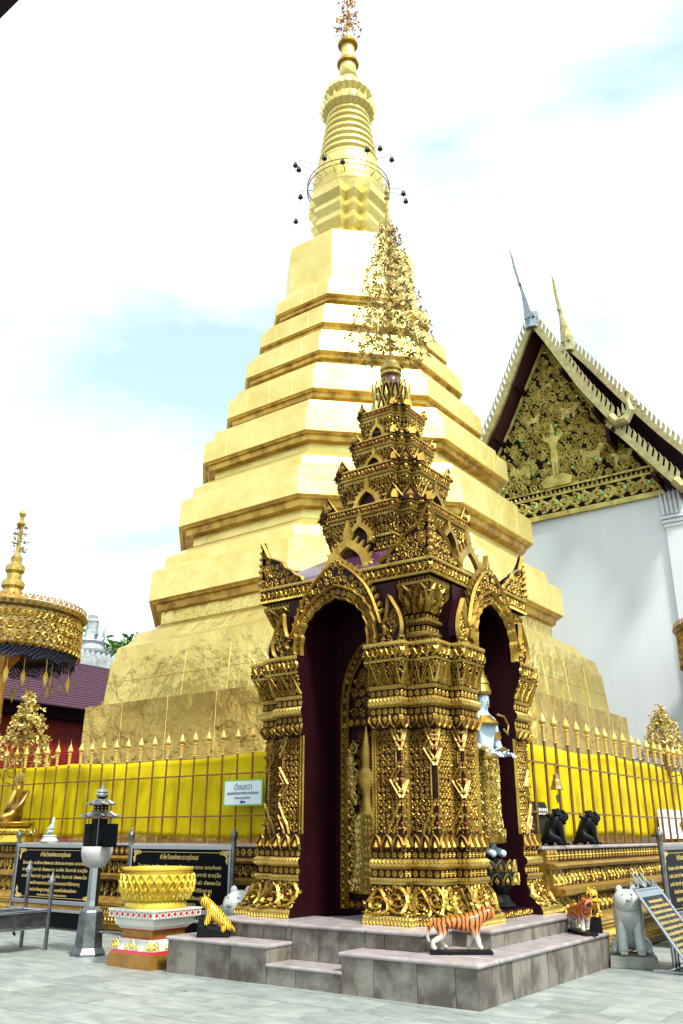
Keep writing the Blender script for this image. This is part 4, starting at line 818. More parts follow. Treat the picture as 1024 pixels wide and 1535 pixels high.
# ---------------------------------------------------------------- deity statue in the right niche
def LS(x, y, z): return Vector(W(-2.516 + x, 2.676 + y, z))
st = thing('deity_statue', 'pale blue deity statue in gold dress and crown standing in the right shrine niche', 'statue', LS(1.30, .14, .675), rz=R(42))
b = MB(); b.lathe([(.30, 0), (.32, .05), (.26, .10), (.22, .18), (.28, .26), (.34, .36), (.33, .46), (.26, .56), (.16, .62)], 20); ped = b.build('pedestal', 'black', st); orn = MB()
for k in range(14):
    for r_, z_ in ((.33, .30), (.30, .46)): V, F = t_petal(.15); th_ = 2 * PI * (k + (z_ > .4) * .5) / 14 + (V[:, 0] - .5) * .42; orn.add(np.column_stack([(r_ + .02 + V[:, 2] * .2) * np.cos(th_), (r_ + .02 + V[:, 2] * .2) * np.sin(th_), z_ + V[:, 1] * .14]), [tuple(reversed(q)) for q in F])
orn.build('petal_band', 'goldrim', ped, kind='stuff')
sc = 1.25; zf = .62
J = {'pel': (0, 0, .98, .12, .10), 'wai': (0, 0, 1.16, .11, .09), 'che': (0, -.01, 1.38, .165, .12), 'nec': (0, 0, 1.545, .055), 'hed': (0, -.02, 1.66, .085, .10), 'top': (0, 0, 1.76, .075, .085),
     'sl': (-.175, 0, 1.45, .065), 'el': (-.225, -.02, 1.17, .05), 'wl': (-.16, -.19, 1.08, .036), 'sr': (.175, 0, 1.45, .065), 'er': (.225, -.02, 1.17, .05), 'wr': (.15, -.19, 1.06, .036),
     'hl': (-.06, 0, .90, .075), 'kl': (-.06, -.02, .50, .055), 'al': (-.07, .01, .09, .045), 'fl': (-.09, -.15, .035, .04), 'hr': (.06, 0, .90, .075), 'kr': (.06, -.02, .50, .055), 'ar': (.07, .01, .09, .045), 'fr': (.09, -.15, .035, .04)}
B_ = [('pel', 'wai'), ('wai', 'che'), ('che', 'nec'), ('nec', 'hed'), ('hed', 'top'), ('che', 'sl'), ('sl', 'el'), ('el', 'wl'), ('che', 'sr'), ('sr', 'er'), ('er', 'wr'), ('pel', 'hl'), ('hl', 'kl'), ('kl', 'al'), ('al', 'fl'), ('pel', 'hr'), ('hr', 'kr'), ('kr', 'ar'), ('ar', 'fr')]
body = skin('body', J, B_, 'pel', 'skinstone', st, shift=(0, 0, zf), scale=sc)
for s in (-1, 1):
    wx, wy, wz = s * .16, -.205, 1.07
    JH = {'p': (wx, wy, wz, .030, .018), 'q': (wx - s * .03, wy - .06, wz - .01, .034, .018)}; BH = [('p', 'q')]
    for k in range(4): JH[f'a{k}'] = (wx - s * (.01 + .018 * k), wy - .10 - .004 * (k in (1, 2)), wz - .02 + .008 * k, .010); JH[f'b{k}'] = (wx - s * (.02 + .018 * k), wy - .135 - .01 * (k in (1, 2)), wz - .05, .009); BH += [('q', f'a{k}'), (f'a{k}', f'b{k}')]
    JH['t'] = (wx - s * .05, wy - .03, wz + .03, .011); JH['u'] = (wx - s * .06, wy - .07, wz + .04, .009); BH += [('p', 't'), ('t', 'u')]
    skin('hand', JH, BH, 'p', 'skinstone', st, shift=(0, 0, zf), scale=sc)
b = MB(); Zs = lambda p: [(r * sc, z * sc + zf) for r, z in p]
b.lathe(Zs([(.12, 1.08), (.14, 1.0), (.155, .85), (.145, .60), (.145, .35), (.19, .16), (.17, .15), (.09, .30)]), 20); sk = b.build('skirt', 'gold', st, smooth=True); orn = MB()
for j in range(9):
    for k in range(14): z = .20 + j * .095; r = np.interp(z, [.16, .35, .6, .85, 1.0], [.19, .145, .145, .155, .14]) * sc; V, F = TPL['kanok'][(j * 3 + k) % 7]; th_ = 2 * PI * (k + V[:, 0]) / 14; orn.add(np.column_stack([(r + .002 + V[:, 2] * .09) * np.cos(th_), (r + .002 + V[:, 2] * .09) * np.sin(th_), (z + V[:, 1] * .095) * sc + zf]), [tuple(reversed(q)) for q in F])
orn.build('brocade', 'goldrim', sk, kind='stuff')
b = MB()
for k in range(3): b.lathe(Zs([(.10 + .03 * k, 1.50 - .03 * k), (.12 + .035 * k, 1.475 - .035 * k), (.11 + .03 * k, 1.46 - .035 * k)]), 20)
for s in (-1, 1):
    for (p0, p1, r) in (((.20, -.01, 1.33), (.213, -.015, 1.25), .066), ((.185, -.12, 1.115), (.165, -.17, 1.09), .05)): b.tube([(s * p0[0] * sc, p0[1] * sc, p0[2] * sc + zf), (s * p1[0] * sc, p1[1] * sc, p1[2] * sc + zf)], r * sc, 10)
    b.tube([(s * .18 * sc, -.09, 1.52 * sc + zf), (s * .26 * sc, -.14, 1.50 * sc + zf), (s * .31 * sc, -.16, 1.40 * sc + zf), (s * .27 * sc, -.18, 1.30 * sc + zf), (s * .21 * sc, -.16, 1.36 * sc + zf)], .016, 5)
b.lathe(Zs([(.13, 1.12), (.16, 1.09), (.165, 1.05), (.15, 1.02)]), 20); b.build('jewellery', 'gold', st)
b = MB(); b.lathe(Zs([(.115, 1.73), (.125, 1.76), (.115, 1.79), (.10, 1.84), (.11, 1.86), (.08, 1.92), (.085, 1.93), (.055, 1.97), (.05, 2.02), (.02, 2.10), (.004, 2.18)]), 16, (0, .0, 0))
for s in (-1, 1): b.box(s * .10 * sc - .012, s * .10 * sc + .012, -.04, .04, 1.60 * sc + zf, 1.76 * sc + zf)
b.build('crown', 'gold', st)
b = MB(); b.add([(-.014, -.112, 1.655 * sc + zf), (.014, -.112, 1.655 * sc + zf), (0, -.152, 1.64 * sc + zf), (0, -.118, 1.70 * sc + zf)], [(0, 2, 3), (2, 1, 3), (0, 1, 2)]); b.build('nose', 'skinstone', st)
for s in (-1, 1): b = MB(); b.ball((s * .038, -.112, 1.685 * sc + zf), .012, 1.6, .6, .6, 8, 5); b.build('eye', 'black', st)
b = MB(); b.ball((0, -.118, 1.612 * sc + zf), .016, 1.5, .5, .4, 8, 5); b.build('mouth', 'tongue', st)
# ================================================================ THE TEMPLE HALL ON THE RIGHT (u, z in metres; gable looks towards -v)
UC = -7.75
hall = thing('temple_hall', 'white walled temple hall with a gilded gable and sharp curved roof finials', 'temple hall', W(UC, 24, 1.40))
SZ = (0, 0, -1.40)
def H(u, v, z): return (u - UC, v - 24, z)
b = MB(); b.box(-4.75, 4.75, 0, 30, 1.40, 14.0); b.build('wall', 'white', hall, shift=SZ)
for x in (4.15, -4.80): b = MB(); b.box(x, x + .65, -.12, .02, 1.40, 13.0); b.build('pilaster', 'white', hall, shift=SZ)
b = MB()
for k in range(3): b.box(4.10 - .04 * k, 4.85 + .04 * k, -.16 - .04 * k, .03, 12.55 + .16 * k, 12.66 + .16 * k)
for k in range(5): x = 4.14 + k * .165; b.prism([(-.07, 13.05), (.07, 13.05), (.09, 13.5), (.0, 14.0), (-.09, 13.5)][::-1], lambda a, c: (x + a, -.10, c), lambda a, c: (x + a * .6, -.20 - .12 * (c - 13), c))
b.build('pilaster_capital', 'white', hall, shift=SZ, kind='stuff')
HW = [(4.30, 13.95), (4.15, 15.0), (3.55, 16.0), (2.85, 17.0), (2.38, 17.8), (1.95, 18.5), (1.40, 19.5), (.95, 20.4), (.5, 21.2), (.2, 21.75), (0, 22.1)]
tp = [(x, z) for x, z in HW] + [(-x, z) for x, z in HW[-2::-1]]
b = MB(); b.prism(tp, lambda a, c: (a, .05, c), lambda a, c: (a, -.06, c)); ty = b.build('gable_panel', 'gable', hall, shift=SZ)
orn = MB(); inner = [(x * .93, z) for x, z in tp if z > 15.2]; inner = [(4.0 * .93, 15.15)] + inner + [(-4.0 * .93, 15.15)]
fill_poly(orn, inner, .36, lambda u, v, h: np.column_stack([u, -.062 - h * .5, v]), 'kanok', margin=.0, jit=.22); fill_poly(orn, [(x * .96 + .18, z + .18) for x, z in inner], .36, lambda u, v, h: np.column_stack([u, -.066 - h * .34, v]), 'kanok', margin=.25, jit=.3)
pass
gm = lambda z0, z1, y=-.064: edge_map(((-4.2, y), (0, 0)), ((4.2, y), (0, 0)), [(z0, 0), (z1, 0)], .5)
f, L, Hh = gm(14.15, 14.85); lay(orn, grid(L, Hh, .9, rows=1), f, 'vine', hs=.8); f, L, Hh = gm(14.95, 15.15); lay(orn, grid(L, Hh, .2, rows=1), f, 'toothup', hs=.4)
orn.build('carved_ornament', 'gablegold', ty, shift=SZ, kind='stuff')
for z0, z1, p in ((13.90, 14.10, .16), (14.86, 14.94, .10), (15.16, 15.24, .10)): b = MB(); b.box(-4.25, 4.25, -p, -.04, z0, z1); b.build('gable_rail', 'gablegold', ty, shift=SZ)
for s in (1, -1):
    b = MB(); E = [(s * x * .97, z) for x, z in HW]
    rim(b, E, lambda a, c, h: np.column_stack([a, -.062 - h, c]), .07, .12); b.build('gable_edging', 'gablegold', ty, shift=SZ)
def relief(name, pts, y=-.14, x0=0, z0=0, sc=1, mi='gablegold'):
    b = MB(); pp = [(x0 + a * sc, z0 + c * sc) for a, c in pts]; ar = sum(pp[i - 1][0] * pp[i][1] - pp[i][0] * pp[i - 1][1] for i in range(len(pp)))
    if ar > 0: pp = pp[::-1]
    b.prism(pp, lambda a, c: (a, -.06, c), lambda a, c: (a, y, c)); return b.build(name, mi, ty, shift=SZ)
FIG = [(-.12, 0), (-.02, 0), (0, .9), (.02, 0), (.12, 0), (.16, .9), (.13, 1.15), (.2, 1.5), (.48, 1.72), (.4, 2.0), (.30, 1.78), (.14, 1.75), (.08, 1.85), (.10, 2.0), (.0, 2.45), (-.10, 2.0), (-.08, 1.85), (-.14, 1.75), (-.30, 1.78), (-.4, 2.0), (-.48, 1.72), (-.2, 1.5), (-.13, 1.15), (-.16, .9)]
relief('standing_figure', FIG, -.20, .05, 15.75, 1.0); relief('lotus_seat', [(-.6, 0), (.6, 0), (.7, .3), (.35, .5), (-.35, .5), (-.7, .3)], -.18, .05, 15.25, 1)
BEAST = [(-.6, 0), (-.45, 0), (-.4, .35), (.1, .35), (.15, 0), (.3, 0), (.32, .45), (.5, .6), (.62, .9), (.45, 1.05), (.28, .95), (.2, .7), (-.3, .72), (-.55, .95), (-.75, .9), (-.6, .65)]
for x, z, s, k in ((1.7, 15.9, 1, 1), (-1.6, 15.9, -1, 1), (2.9, 15.5, 1, .8), (-2.9, 15.5, -1, .8), (.9, 18.2, 1, .8), (-.9, 18.2, -1, .8), (.05, 19.8, 1, .6)): relief('mythical_beast', [(a * s, c) for a, c in BEAST], -.10, x, z, k * .8)
b = MB(); rg = random.Random(5)
for k in range(26):
    x, z = rg.uniform(-3.4, 3.4), rg.uniform(15.4, 19.2)
    if inside(inner, x, z): b.ball((x, -.20, z), .075, 1, .6, 1, 6, 4)
for k in range(9): b.ball((-3.8 + k * .95, -.2, 14.5), .09, 1, .6, 1, 6, 4)
b.build('mirror_boss', 'mirror', ty, shift=SZ, kind='stuff')
# roofs: curved sections swept back
def roof(prof, y0, y1, name, top='redroof', th=.18):
    b = MB()
    for s in (1, -1):
        P = [(s * x, z) for x, z in prof]; n = len(P)
        vs = [(x, y, z) for y in (y0, y1) for x, z in P] + [(x, y, z - th) for y in (y0, y1) for x, z in P]
        o_ = b.n; b.add(vs, [])
        for i in range(n - 1):
            i += o_; q = (i, i + 1, n + i + 1, n + i); b.f.append(q if s < 0 else q[::-1]); b.mi.append(0)
            q = (2 * n + i, 2 * n + i + 1, 3 * n + i + 1, 3 * n + i); b.f.append(q[::-1] if s < 0 else q); b.mi.append(1)
    return b.build(name, [top, 'soffit'], hall, shift=SZ)
def barge(prof, y, name, ridge_h=.34, leaf=.48):
    """a curved bargeboard with a row of leaf teeth standing on it"""
    for s in (1, -1):
        P = smooth_pts([(s * x, z) for x, z in prof], 4); b = MB(); n = len(P); V = []
        for i, (x, z) in enumerate(P):
            d = Vector((P[min(i + 1, n - 1)][0] - P[max(i - 1, 0)][0], P[min(i + 1, n - 1)][1] - P[max(i - 1, 0)][1])).normalized(); nn = Vector((-d.y, d.x)); nn = nn if nn.y > 0 else -nn
            V.append((Vector((x, z)), d, nn))
        vs = []
        for p, d, nn in V:
            a, c = p - nn * .16, p + nn * .10; vs += [(a.x, y - .06, a.y), (c.x, y - .06, c.y), (c.x, y + .10, c.y), (a.x, y + .10, a.y)]
        fs = [(4 * i + j, 4 * i + (j + 1) % 4, 4 * i + 4 + (j + 1) % 4, 4 * i + 4 + j) for i in range(n - 1) for j in range(4)]
        b.add(vs, [q if s < 0 else q[::-1] for q in fs]); o = b.build(name, 'gablerim', hall, shift=SZ)
        tt = MB(); acc = 0; L = .30
        pos = [V[0][0]]; 
        for i in range(n - 1):
            p0, p1 = V[i][0], V[i + 1][0]; seg = (p1 - p0).length; q = 0
            while acc + seg - q >= L:
                q += L - acc; acc = 0; p = p0 + (p1 - p0) * (q / seg); d, nn = V[i][1], V[i][2]; up = (nn * .35 + Vector((0, 1)) * .65).normalized(); dn = d if d.y < 0 else -d
                pl = [p + nn * .08 - d * .09, p + nn * .08 + d * .09, p + nn * .1 + up * leaf * .6 + d * .11, p + up * leaf - dn * .12, p + nn * .1 + up * leaf * .6 - d * .05]
                pl = [(w_.x, w_.y) for w_ in pl]; ar = sum(pl[k - 1][0] * pl[k][1] - pl[k][0] * pl[k - 1][1] for k in range(5))
                tt.prism(pl[::-1] if ar > 0 else pl, lambda a, c: (a, y + .03, c), lambda a, c: (a, y - .04, c))
            acc += seg - q
        tt.build('leaf_tooth_row', 'gablerim', o, shift=SZ, kind='stuff')
R1 = [(3.05, 17.0), (2.6, 17.75), (2.0, 18.75), (1.4, 19.95), (.85, 21.1), (.4, 22.0), (0, 22.75)]
R1b = [(5.15, 13.75), (4.6, 14.5), (4.0, 15.35), (3.4, 16.2), (2.75, 17.05)]
R2 = [(5.6, 15.3), (4.6, 16.8), (3.75, 17.95), (2.9, 19.2), (2.0, 20.6), (1.0, 22.2), (.4, 23.1), (0, 23.7)]
roof(R1, -1.15, 4.4, 'front_roof'); roof(R1b, -1.0, 4.3, 'skirt_roof'); roof(R2, 3.2, 30, 'main_roof'); roof([(6.4, 14.6), (4.5, 17.4), (2.6, 20.4), (1.0, 23.2), (0, 25.2)], 12, 31, 'rear_roof')
barge(R1, -1.2, 'bargeboard'); barge(R1b, -1.05, 'skirt_bargeboard'); barge(R2, 3.15, 'rear_bargeboard')
b = MB()
for s in (1, -1):
    for x, z in ((1.15, 20.2), (2.3, 18.0), (3.0, 16.9), (4.3, 14.65)): b.box(min(s * x, s * (x - .16)), max(s * x, s * (x - .16)), -1.15, -.02, z - .34, z - .14)
    b.box(min(s * 2.75, s * 2.6), max(s * 2.75, s * 2.6), -1.1, -.02, 16.2, 16.85)
b.build('purlin', 'maroon', hall, shift=SZ, kind='stuff')
def naga_curl(s, x, z, y, k):
    b = MB(); b.tube([(s * x, y, z + .1 * k), (s * (x + .25 * k), y, z - .25 * k), (s * (x + .62 * k), y - .02, z - .22 * k), (s * (x + .86 * k), y, z + .15 * k), (s * (x + .80 * k), y, z + .6 * k), (s * (x + .95 * k), y, z + 1.0 * k)], [.20 * k, .22 * k, .22 * k, .19 * k, .12 * k, .02], 8)
    for q in range(4): b.prism([(s * (x + (.3 + .2 * q) * k), z + (.0 + .1 * q) * k), (s * (x + (.45 + .2 * q) * k), z + (.0 + .12 * q) * k), (s * (x + (.35 + .2 * q) * k), z + (.45 + .12 * q) * k)], lambda a, c: (a, y + .05, c), lambda a, c: (a, y - .05, c))
    b.build('naga_head', 'gablerim', hall, shift=SZ, kind='stuff')
for s in (1, -1): naga_curl(s, 2.9, 17.1, -1.2, .95); naga_curl(s, 4.95, 13.9, -1.05, 1.0); naga_curl(s, 5.4, 15.5, 3.1, 1.0)
def chofa(y, z, k, m, lean):
    b = MB(); pts = [(0, -.25), (0, .5), (-.10, 1.1), (-.22, 1.7), (-.36, 2.4), (-.48, 3.1), (-.55, 3.7), (-.68, 4.2)]; rr = [.30, .32, .22, .13, .10, .10, .08, .02]
    b.tube([(x * k * lean, y + x * .4 * k, z + c * k) for x, c in pts], [r * k for r in rr], 8); b.ball((-.30 * k * lean, y - .3 * k, z + 2.05 * k), .09, seg=6, rg=4); b.tube([(-.28 * k * lean, y - .1, z + 2.05 * k), (-.32 * k * lean, y - .42 * k, z + 2.12 * k)], [.08, .03], 6)
    for q in range(5): b.prism([(-.3 + .05 * q, z + (.2 + .13 * q) * k), (.3 - .05 * q, z + (.2 + .13 * q) * k), (0, z + (.6 + .13 * q) * k)][::-1], lambda a, c: (a * .8, y + .05 - .0 * q, c), lambda a, c: (a * .8, y - .30 + .04 * q, c))
    b.build('roof_finial', m, hall, shift=SZ, kind='stuff')
chofa(-1.2, 22.6, 1.0, 'finial', 1); chofa(3.1, 23.55, 1.0, 'gablerim', .5)
# ================================================================ BUILDING WITH PURPLE ROOF ON THE LEFT
pb = thing('purple_roofed_hall', 'long hall with purple tiled roof and red boarded wall behind the gold umbrella', 'hall', W(-26, 4, .85), rz=-A)
b = MB(); b.box(-9, -.6, 0, 30, -.85, 5.2); b.build('wall', 'redwall', pb); b = MB()
for k in range(26): b.box(-.6, -.56, .02, 29.9, 2.4 + k * .11, 2.4 + k * .11 + .085)
b.build('wall_board', 'redwall', pb, kind='stuff'); b = MB(); b.box(-.75, .05, -.6, 30.5, 5.18, 5.62); b.build('fascia', 'eave', pb)
b = MB(); n = 22; x0, z0, x1, z1 = .42, 5.62, -3.1, 8.35
for k in range(n):
    t0, t1 = k / n, (k + 1.18) / n; xa, za, xb, zb_ = x0 + (x1 - x0) * t0, z0 + (z1 - z0) * t0, x0 + (x1 - x0) * t1, z0 + (z1 - z0) * t1
    b.add([(xa, -1, za + .07), (xa, 31, za + .07), (xb, 31, zb_ + .0), (xb, -1, zb_), (xa, -1, za), (xa, 31, za)], [(0, 1, 2, 3), (4, 5, 1, 0), (3, 4, 0)])
b.build('tile_course', 'rooftile', pb, kind='stuff'); b = MB(); b.add([(x1, -1, z1), (x1, 31, z1), (-10, 31, 5.6), (-10, -1, 5.6)], [(0, 1, 2, 3)]); b.build('rear_slope', 'rooftile', pb)
b = MB(); b.box(-3.3, -2.9, -1, 31, 8.2, 8.62)
for k in range(100): y = -1 + k * .32; b.prism([(-.12, 8.62), (.12, 8.62), (.10, 8.78), (0, 8.95), (-.10, 8.78)], lambda a, c: (-3.18, y + a, c), lambda a, c: (-3.02, y + a, c))
b.build('ridge_cresting', 'greystone', pb, kind='stuff')
# small grey-white chedi beyond the roof
mc = thing('small_white_chedi', 'small grey-white chedi with leaf-like wings rising behind the purple roof', 'chedi', (-13.2, 45, 0), rz=.3)
mc.scale = (.85, .85, .85); mc.location = (-13.3, 45, .72)
b = MB(); b.box(-1.7, 1.7, -1.7, 1.7, -1, 9.4); b.lathe([(1.75, 9.4), (1.75, 9.6), (1.45, 9.7), (1.4, 10.4), (1.65, 10.5), (1.65, 10.65), (1.1, 10.8)], 8); b.build('base', 'greystone', mc)
b = MB(); b.lathe([(1.05, 10.8), (1.1, 11.1), (.95, 11.2), (1.2, 11.5), (1.25, 11.65), (.85, 11.75), (.8, 12.1), (.95, 12.2), (.6, 12.35), (.42, 12.5), (.32, 13.0), (.36, 13.4), (.42, 13.55), (.30, 13.62), (.32, 13.9), (.1, 14.05)], 16); b.build('bell', 'greystone', mc)
for k in range(4):
    a = k * PI / 2; b = MB(); b.box(.55 * 2.4, 1.46, -.28, .28, 9.75, 10.3); o = b.build('niche', 'eave', mc); o.rotation_euler = (0, 0, a)
    b = MB(); b.tube([(.6, 0, 12.3), (.85, 0, 12.6), (.8, 0, 13.0), (.95, 0, 13.5)], [.09, .11, .07, .015], 6); o = b.build('wing', 'finial', mc); o.rotation_euler = (0, 0, a + .4)
# green tree beyond it
def tree(label, x, y, z0, h, r, n, seed):
    t = thing('green_tree', label, 'tree', (x, y, 0), rz=0); rg = random.Random(seed)
    b = MB(); b.tube([(0, 0, 0), (.1, 0, z0 * .5), (0, .1, z0), (.2, 0, z0 + h * .5)], [.28, .22, .16, .05], 8)
    cl = [(rg.gauss(0, r * .5), rg.gauss(0, r * .5), z0 + h * rg.uniform(.1, .95)) for k in range(16)]
    for c in cl: b.tube([(0, 0, z0 * .9), (c[0] * .5, c[1] * .5, (c[2] + z0) / 2), c], [.09, .05, .015], 5, cap=False)
    b.build('trunk', 'bark', t); b = MB()
    for k in range(n):
        c = cl[rg.randrange(16)]; p = Vector(c) + Vector((rg.gauss(0, r * .22), rg.gauss(0, r * .22), rg.gauss(0, h * .09))); d = Vector((rg.gauss(0, 1), rg.gauss(0, 1), rg.gauss(-.2, .6))).normalized(); e = d.cross(Vector((rg.gauss(0, 1), rg.gauss(0, 1), rg.gauss(0, 1)))).normalized(); s = rg.uniform(.16, .34)
        b.add([p, p + d * s + e * s * .4, p + d * s * 2, p + d * s - e * s * .4], [(0, 1, 2, 3)])
    b.build('crown', 'leaf', t, kind='stuff')
tree('leafy green tree standing behind the small white chedi', -13.2, 49, 7.6, 4.3, 2.3, 4200, 4)
tree('low green tree showing through below the gold umbrella fringe', -17.4, 47, 6.8, 3.2, 2.2, 1500, 9)
# ================================================================ GOLD CEREMONIAL UMBRELLAS
def umbrella(label, x, y, zb, zt, r, ztip):
    t = thing('ceremonial_umbrella', label, 'umbrella', (x, y, 1.40), rz=.3); S = (0, 0, -1.40); h = zt - zb
    b = MB(); b.lathe([(.30, 1.4), (.30, 1.9), (.17, 2.0), (.15, 3.6), (.19, 3.65), (.19, 3.8), (.15, 3.85), (.16, zb - .35), (.24, zb - .2), (.42, zb + .05), (.44, zb + .14), (.2, zb + .2), (.14, zt)], 14); p = b.build('pole', 'copperl', t, shift=S); orn = MB()
    for j in range(14):
        for k in range(6): V, F = TPL['kanok'][(j + k) % 7]; th_ = 2 * PI * (k + V[:, 0]) / 6; orn.add(np.column_stack([(.156 + V[:, 2] * .12) * np.cos(th_), (.156 + V[:, 2] * .12) * np.sin(th_), 2.1 + (j + V[:, 1]) * .17]), [tuple(reversed(q)) for q in F])
    orn.build('carved_ornament', 'gold', p, shift=S, kind='stuff')
    b = MB(); b.lathe([(r * .985, zb + .10 * h), (r, zb + .12 * h), (r * 1.01, zt - .16), (r * 1.05, zt - .12), (r * 1.06, zt), (r * .98, zt + .04), (r * .5, zt + .22), (.3, zt + .34)], 48, cap=False); c = b.build('canopy', 'brass', t, shift=S); orn = MB()
    for row, (za, zc, kind, n) in enumerate(((zb + .16 * h, zb + .38 * h, 'kanok', 54), (zb + .38 * h, zb + .60 * h, 'kanok', 54), (zb + .60 * h, zb + .82 * h, 'vine', 40), (zb + .84 * h, zt - .13, 'petaldown', 60), (zt - .11, zt, 'rosette', 70), (zb + .04 * h, zb + .16 * h, 'petaldown', 60))):
        for k in range(n): T = TPL[kind]; V, F = T[(k + row) % len(T)]; th_ = 2 * PI * (k + V[:, 0]) / n; rr = r * (1.06 if row == 4 else 1.012) + .01 + V[:, 2] * .14; orn.add(np.column_stack([rr * np.cos(th_), rr * np.sin(th_), za + (zc - za) * V[:, 1]]), [tuple(reversed(q)) for q in F])
    orn.build('pierced_band', 'gold', c, shift=S, kind='stuff')
    b = MB()
    for k in range(64): V, F = t_toothup(.1); th_ = 2 * PI * (k + V[:, 0]) / 64; b.add(np.column_stack([r * 1.04 * np.cos(th_), r * 1.04 * np.sin(th_), zt + .02 + V[:, 1] * .16]), F); b.ball((r * 1.04 * cos(2 * PI * k / 64), r * 1.04 * sin(2 * PI * k / 64), zt + .12), .035, seg=5, rg=3)
    b.build('crest_bead', 'copperl', c, shift=S, kind='stuff')
    b = MB(); n = 70
    for row in range(2):
        rr = r * (.96 - .14 * row); nr = 7
        for k in range(110):
            th_ = 2 * PI * k / 110; z1 = zb + .16 * h; z0 = zb - .22 * h + .10 * h * abs(sin(th_ * 9))
            for q in range(nr):
                for sg_ in (-1, 1): a = th_ + (q % 2) * PI / 110; zz_ = z1 + (z0 - z1) * q / nr; a2 = a + sg_ * PI / 110; b.tube([(rr * cos(a), rr * sin(a), zz_), (rr * cos(a2), rr * sin(a2), zz_ + (z0 - z1) / nr)], .012, 3, cap=False)
    b.build('lace_fringe', 'lace', c, shift=S, kind='stuff')
    b = MB(); L = ztip - zt; zz_ = lambda q: [(a * r / 1.88, zt + .3 + (L - .3) * c_) for a, c_ in q]
    b.lathe(zz_([(.40, 0), (.36, .05), (.26, .09), (.24, .14), (.30, .17), (.30, .21), (.20, .25), (.19, .30), (.25, .33), (.25, .38), (.14, .42), (.16, .47), (.06, .52), (.05, .80), (.12, .83), (.05, .87), (.05, .9), (.10, .94), (.02, 1.0)]), 14)
    sp = b.build('spire', 'goldrim', t, shift=S); b = MB(); leafwork(b, (0, 0, zt + .3 + (L - .3) * .54), (L - .3) * .28, .24, .14, 40, .09, 2); b.build('spire_leaf', 'gold', sp, shift=S, kind='stuff')
    b = MB(); k0 = None
    b.tube([(0, 0, 0), (0, 0, -.3)], .008, 4); b.prism([(0, -.3), (.06, -.42), (.05, -.58), (0, -.72), (-.05, -.58), (-.06, -.42)], lambda a, c: (a, .012, c), lambda a, c: (a, -.012, c)); k0 = b.build('pendant', 'gold', t)
    for k in range(22):
        a = 2 * PI * k / 22; o = k0 if k == 0 else dup(k0, t); rr = r * (.93 if k % 2 else .80); o.location = (rr * cos(a), rr * sin(a), zb - .12 * h - 1.40); o.rotation_euler = (0, 0, a + PI / 2 + random.uniform(-.6, .6))
    return t
umbrella('large gold ceremonial umbrella with spire left of the chedi', -8.72, 22, 5.80, 6.98, 1.86, 9.95)
umbrella('gold ceremonial umbrella cut by the right edge in front of the white wall', 13.1, 28, 6.7, 8.1, 1.85, 11.2)
umbrella('small distant gold umbrella half hidden by the chedi base above the purple roof', -7.0, 26.3, 4.2, 4.98, .62, 6.4)
def gold_tree(label, x, y, z0, zt, r, seed, fl):
    t = thing('gold_leaf_tree', label, 'metal tree', (x, y, 1.40), rz=0); rg = random.Random(seed); b = MB(); S = (0, 0, -1.40); b.lathe([(.3, 1.4), (.26, 1.8), (.12, 1.9)], 10); tips = []
    b.tube([(0, 0, 1.4), (0, 0, z0), (.03, 0, zt)], [.06, .05, .015], 6)
    for k in range(46):
        q = k / 46; z = z0 + (zt - z0) * q * .85; a = k * 2.4; rr = r * (1 - q) ** .8 * rg.uniform(.75, 1.1); tip = (rr * cos(a), rr * sin(a), z + .28 * (zt - z0) * (1 - q * .6)); tips.append(tip); b.tube([(0, 0, z), (rr * .55 * cos(a), rr * .55 * sin(a), z + .05), tip], [.02, .014, .008], 4, cap=False)
    b.build('branches', 'goldp', t, shift=S); b = MB()
    for tip in tips + [(0, 0, zt)]:
        for q in range(7):
            p = Vector(tip) * 1 + Vector((rg.gauss(0, .06), rg.gauss(0, .06), rg.gauss(0, .07)))
            for u in range(4): d = Vector((rg.gauss(0, 1), rg.gauss(0, 1), rg.gauss(.3, .7))).normalized(); e = d.cross(Vector((rg.gauss(0, 1), rg.gauss(0, 1), .3))).normalized() * .025; b.add([p, p + d * .05 + e, p + d * .11, p + d * .05 - e], [(0, 1, 2, 3)])
    b.build('leaves', fl, t, shift=S, kind='stuff')
gold_tree('gold metal leaf tree standing before the purple roof and red wall', -7.52, 21, 2.5, 4.75, .72, 3, 'leafgold')
gold_tree('gold metal flower tree standing before the white hall wall', 8.02, 22, 2.9, 4.55, .62, 8, 'leafgold')
# ================================================================ THINGS HUNG ON OR STANDING BEHIND THE RIGHT FENCE
t = thing('hanging_bell', 'bronze bell with heart shaped clapper hung on the right spear fence', 'bell', W(-1.21, 5.3, 2.05))
b = MB(); b.lathe([(.012, .62), (.012, .46)], 6); b.lathe([(.02, .46), (.045, .44), (.05, .38), (.07, .34), (.085, .27), (.105, .22), (.10, .215)], 14); b.build('bell_cup', 'brass', t)
b = MB(); b.tube([(0, 0, .30), (0, 0, .13)], .005, 4); b.prism([(0, 0), (.05, .07), (.055, .11), (.03, .135), (0, .115), (-.03, .135), (-.055, .11), (-.05, .07)], lambda a, c: (.005, a, c), lambda a, c: (-.005, a, c)); b.build('clapper', 'bell', t)
t = thing('slanted_black_panel', 'black slanted panel on thin legs standing behind the right spear fence', 'panel', W(-1.62, 5.62, 1.40))
b = MB(); b.add([(0, -.62, .20), (0, .42, .20), (-.28, .62, .68), (-.28, -.62, .68), (.05, -.62, .22), (.05, .42, .22), (-.22, .62, .71), (-.22, -.62, .71)], [(0, 1, 2, 3)[::-1], (4, 5, 6, 7), (0, 1, 5, 4), (1, 2, 6, 5), (2, 3, 7, 6), (3, 0, 4, 7)]); b.build('panel', 'black', t)
b = MB()
for y in (-.4, .38): b.tube([(-.1, y, 0), (-.1, y, .4)], .022, 6)
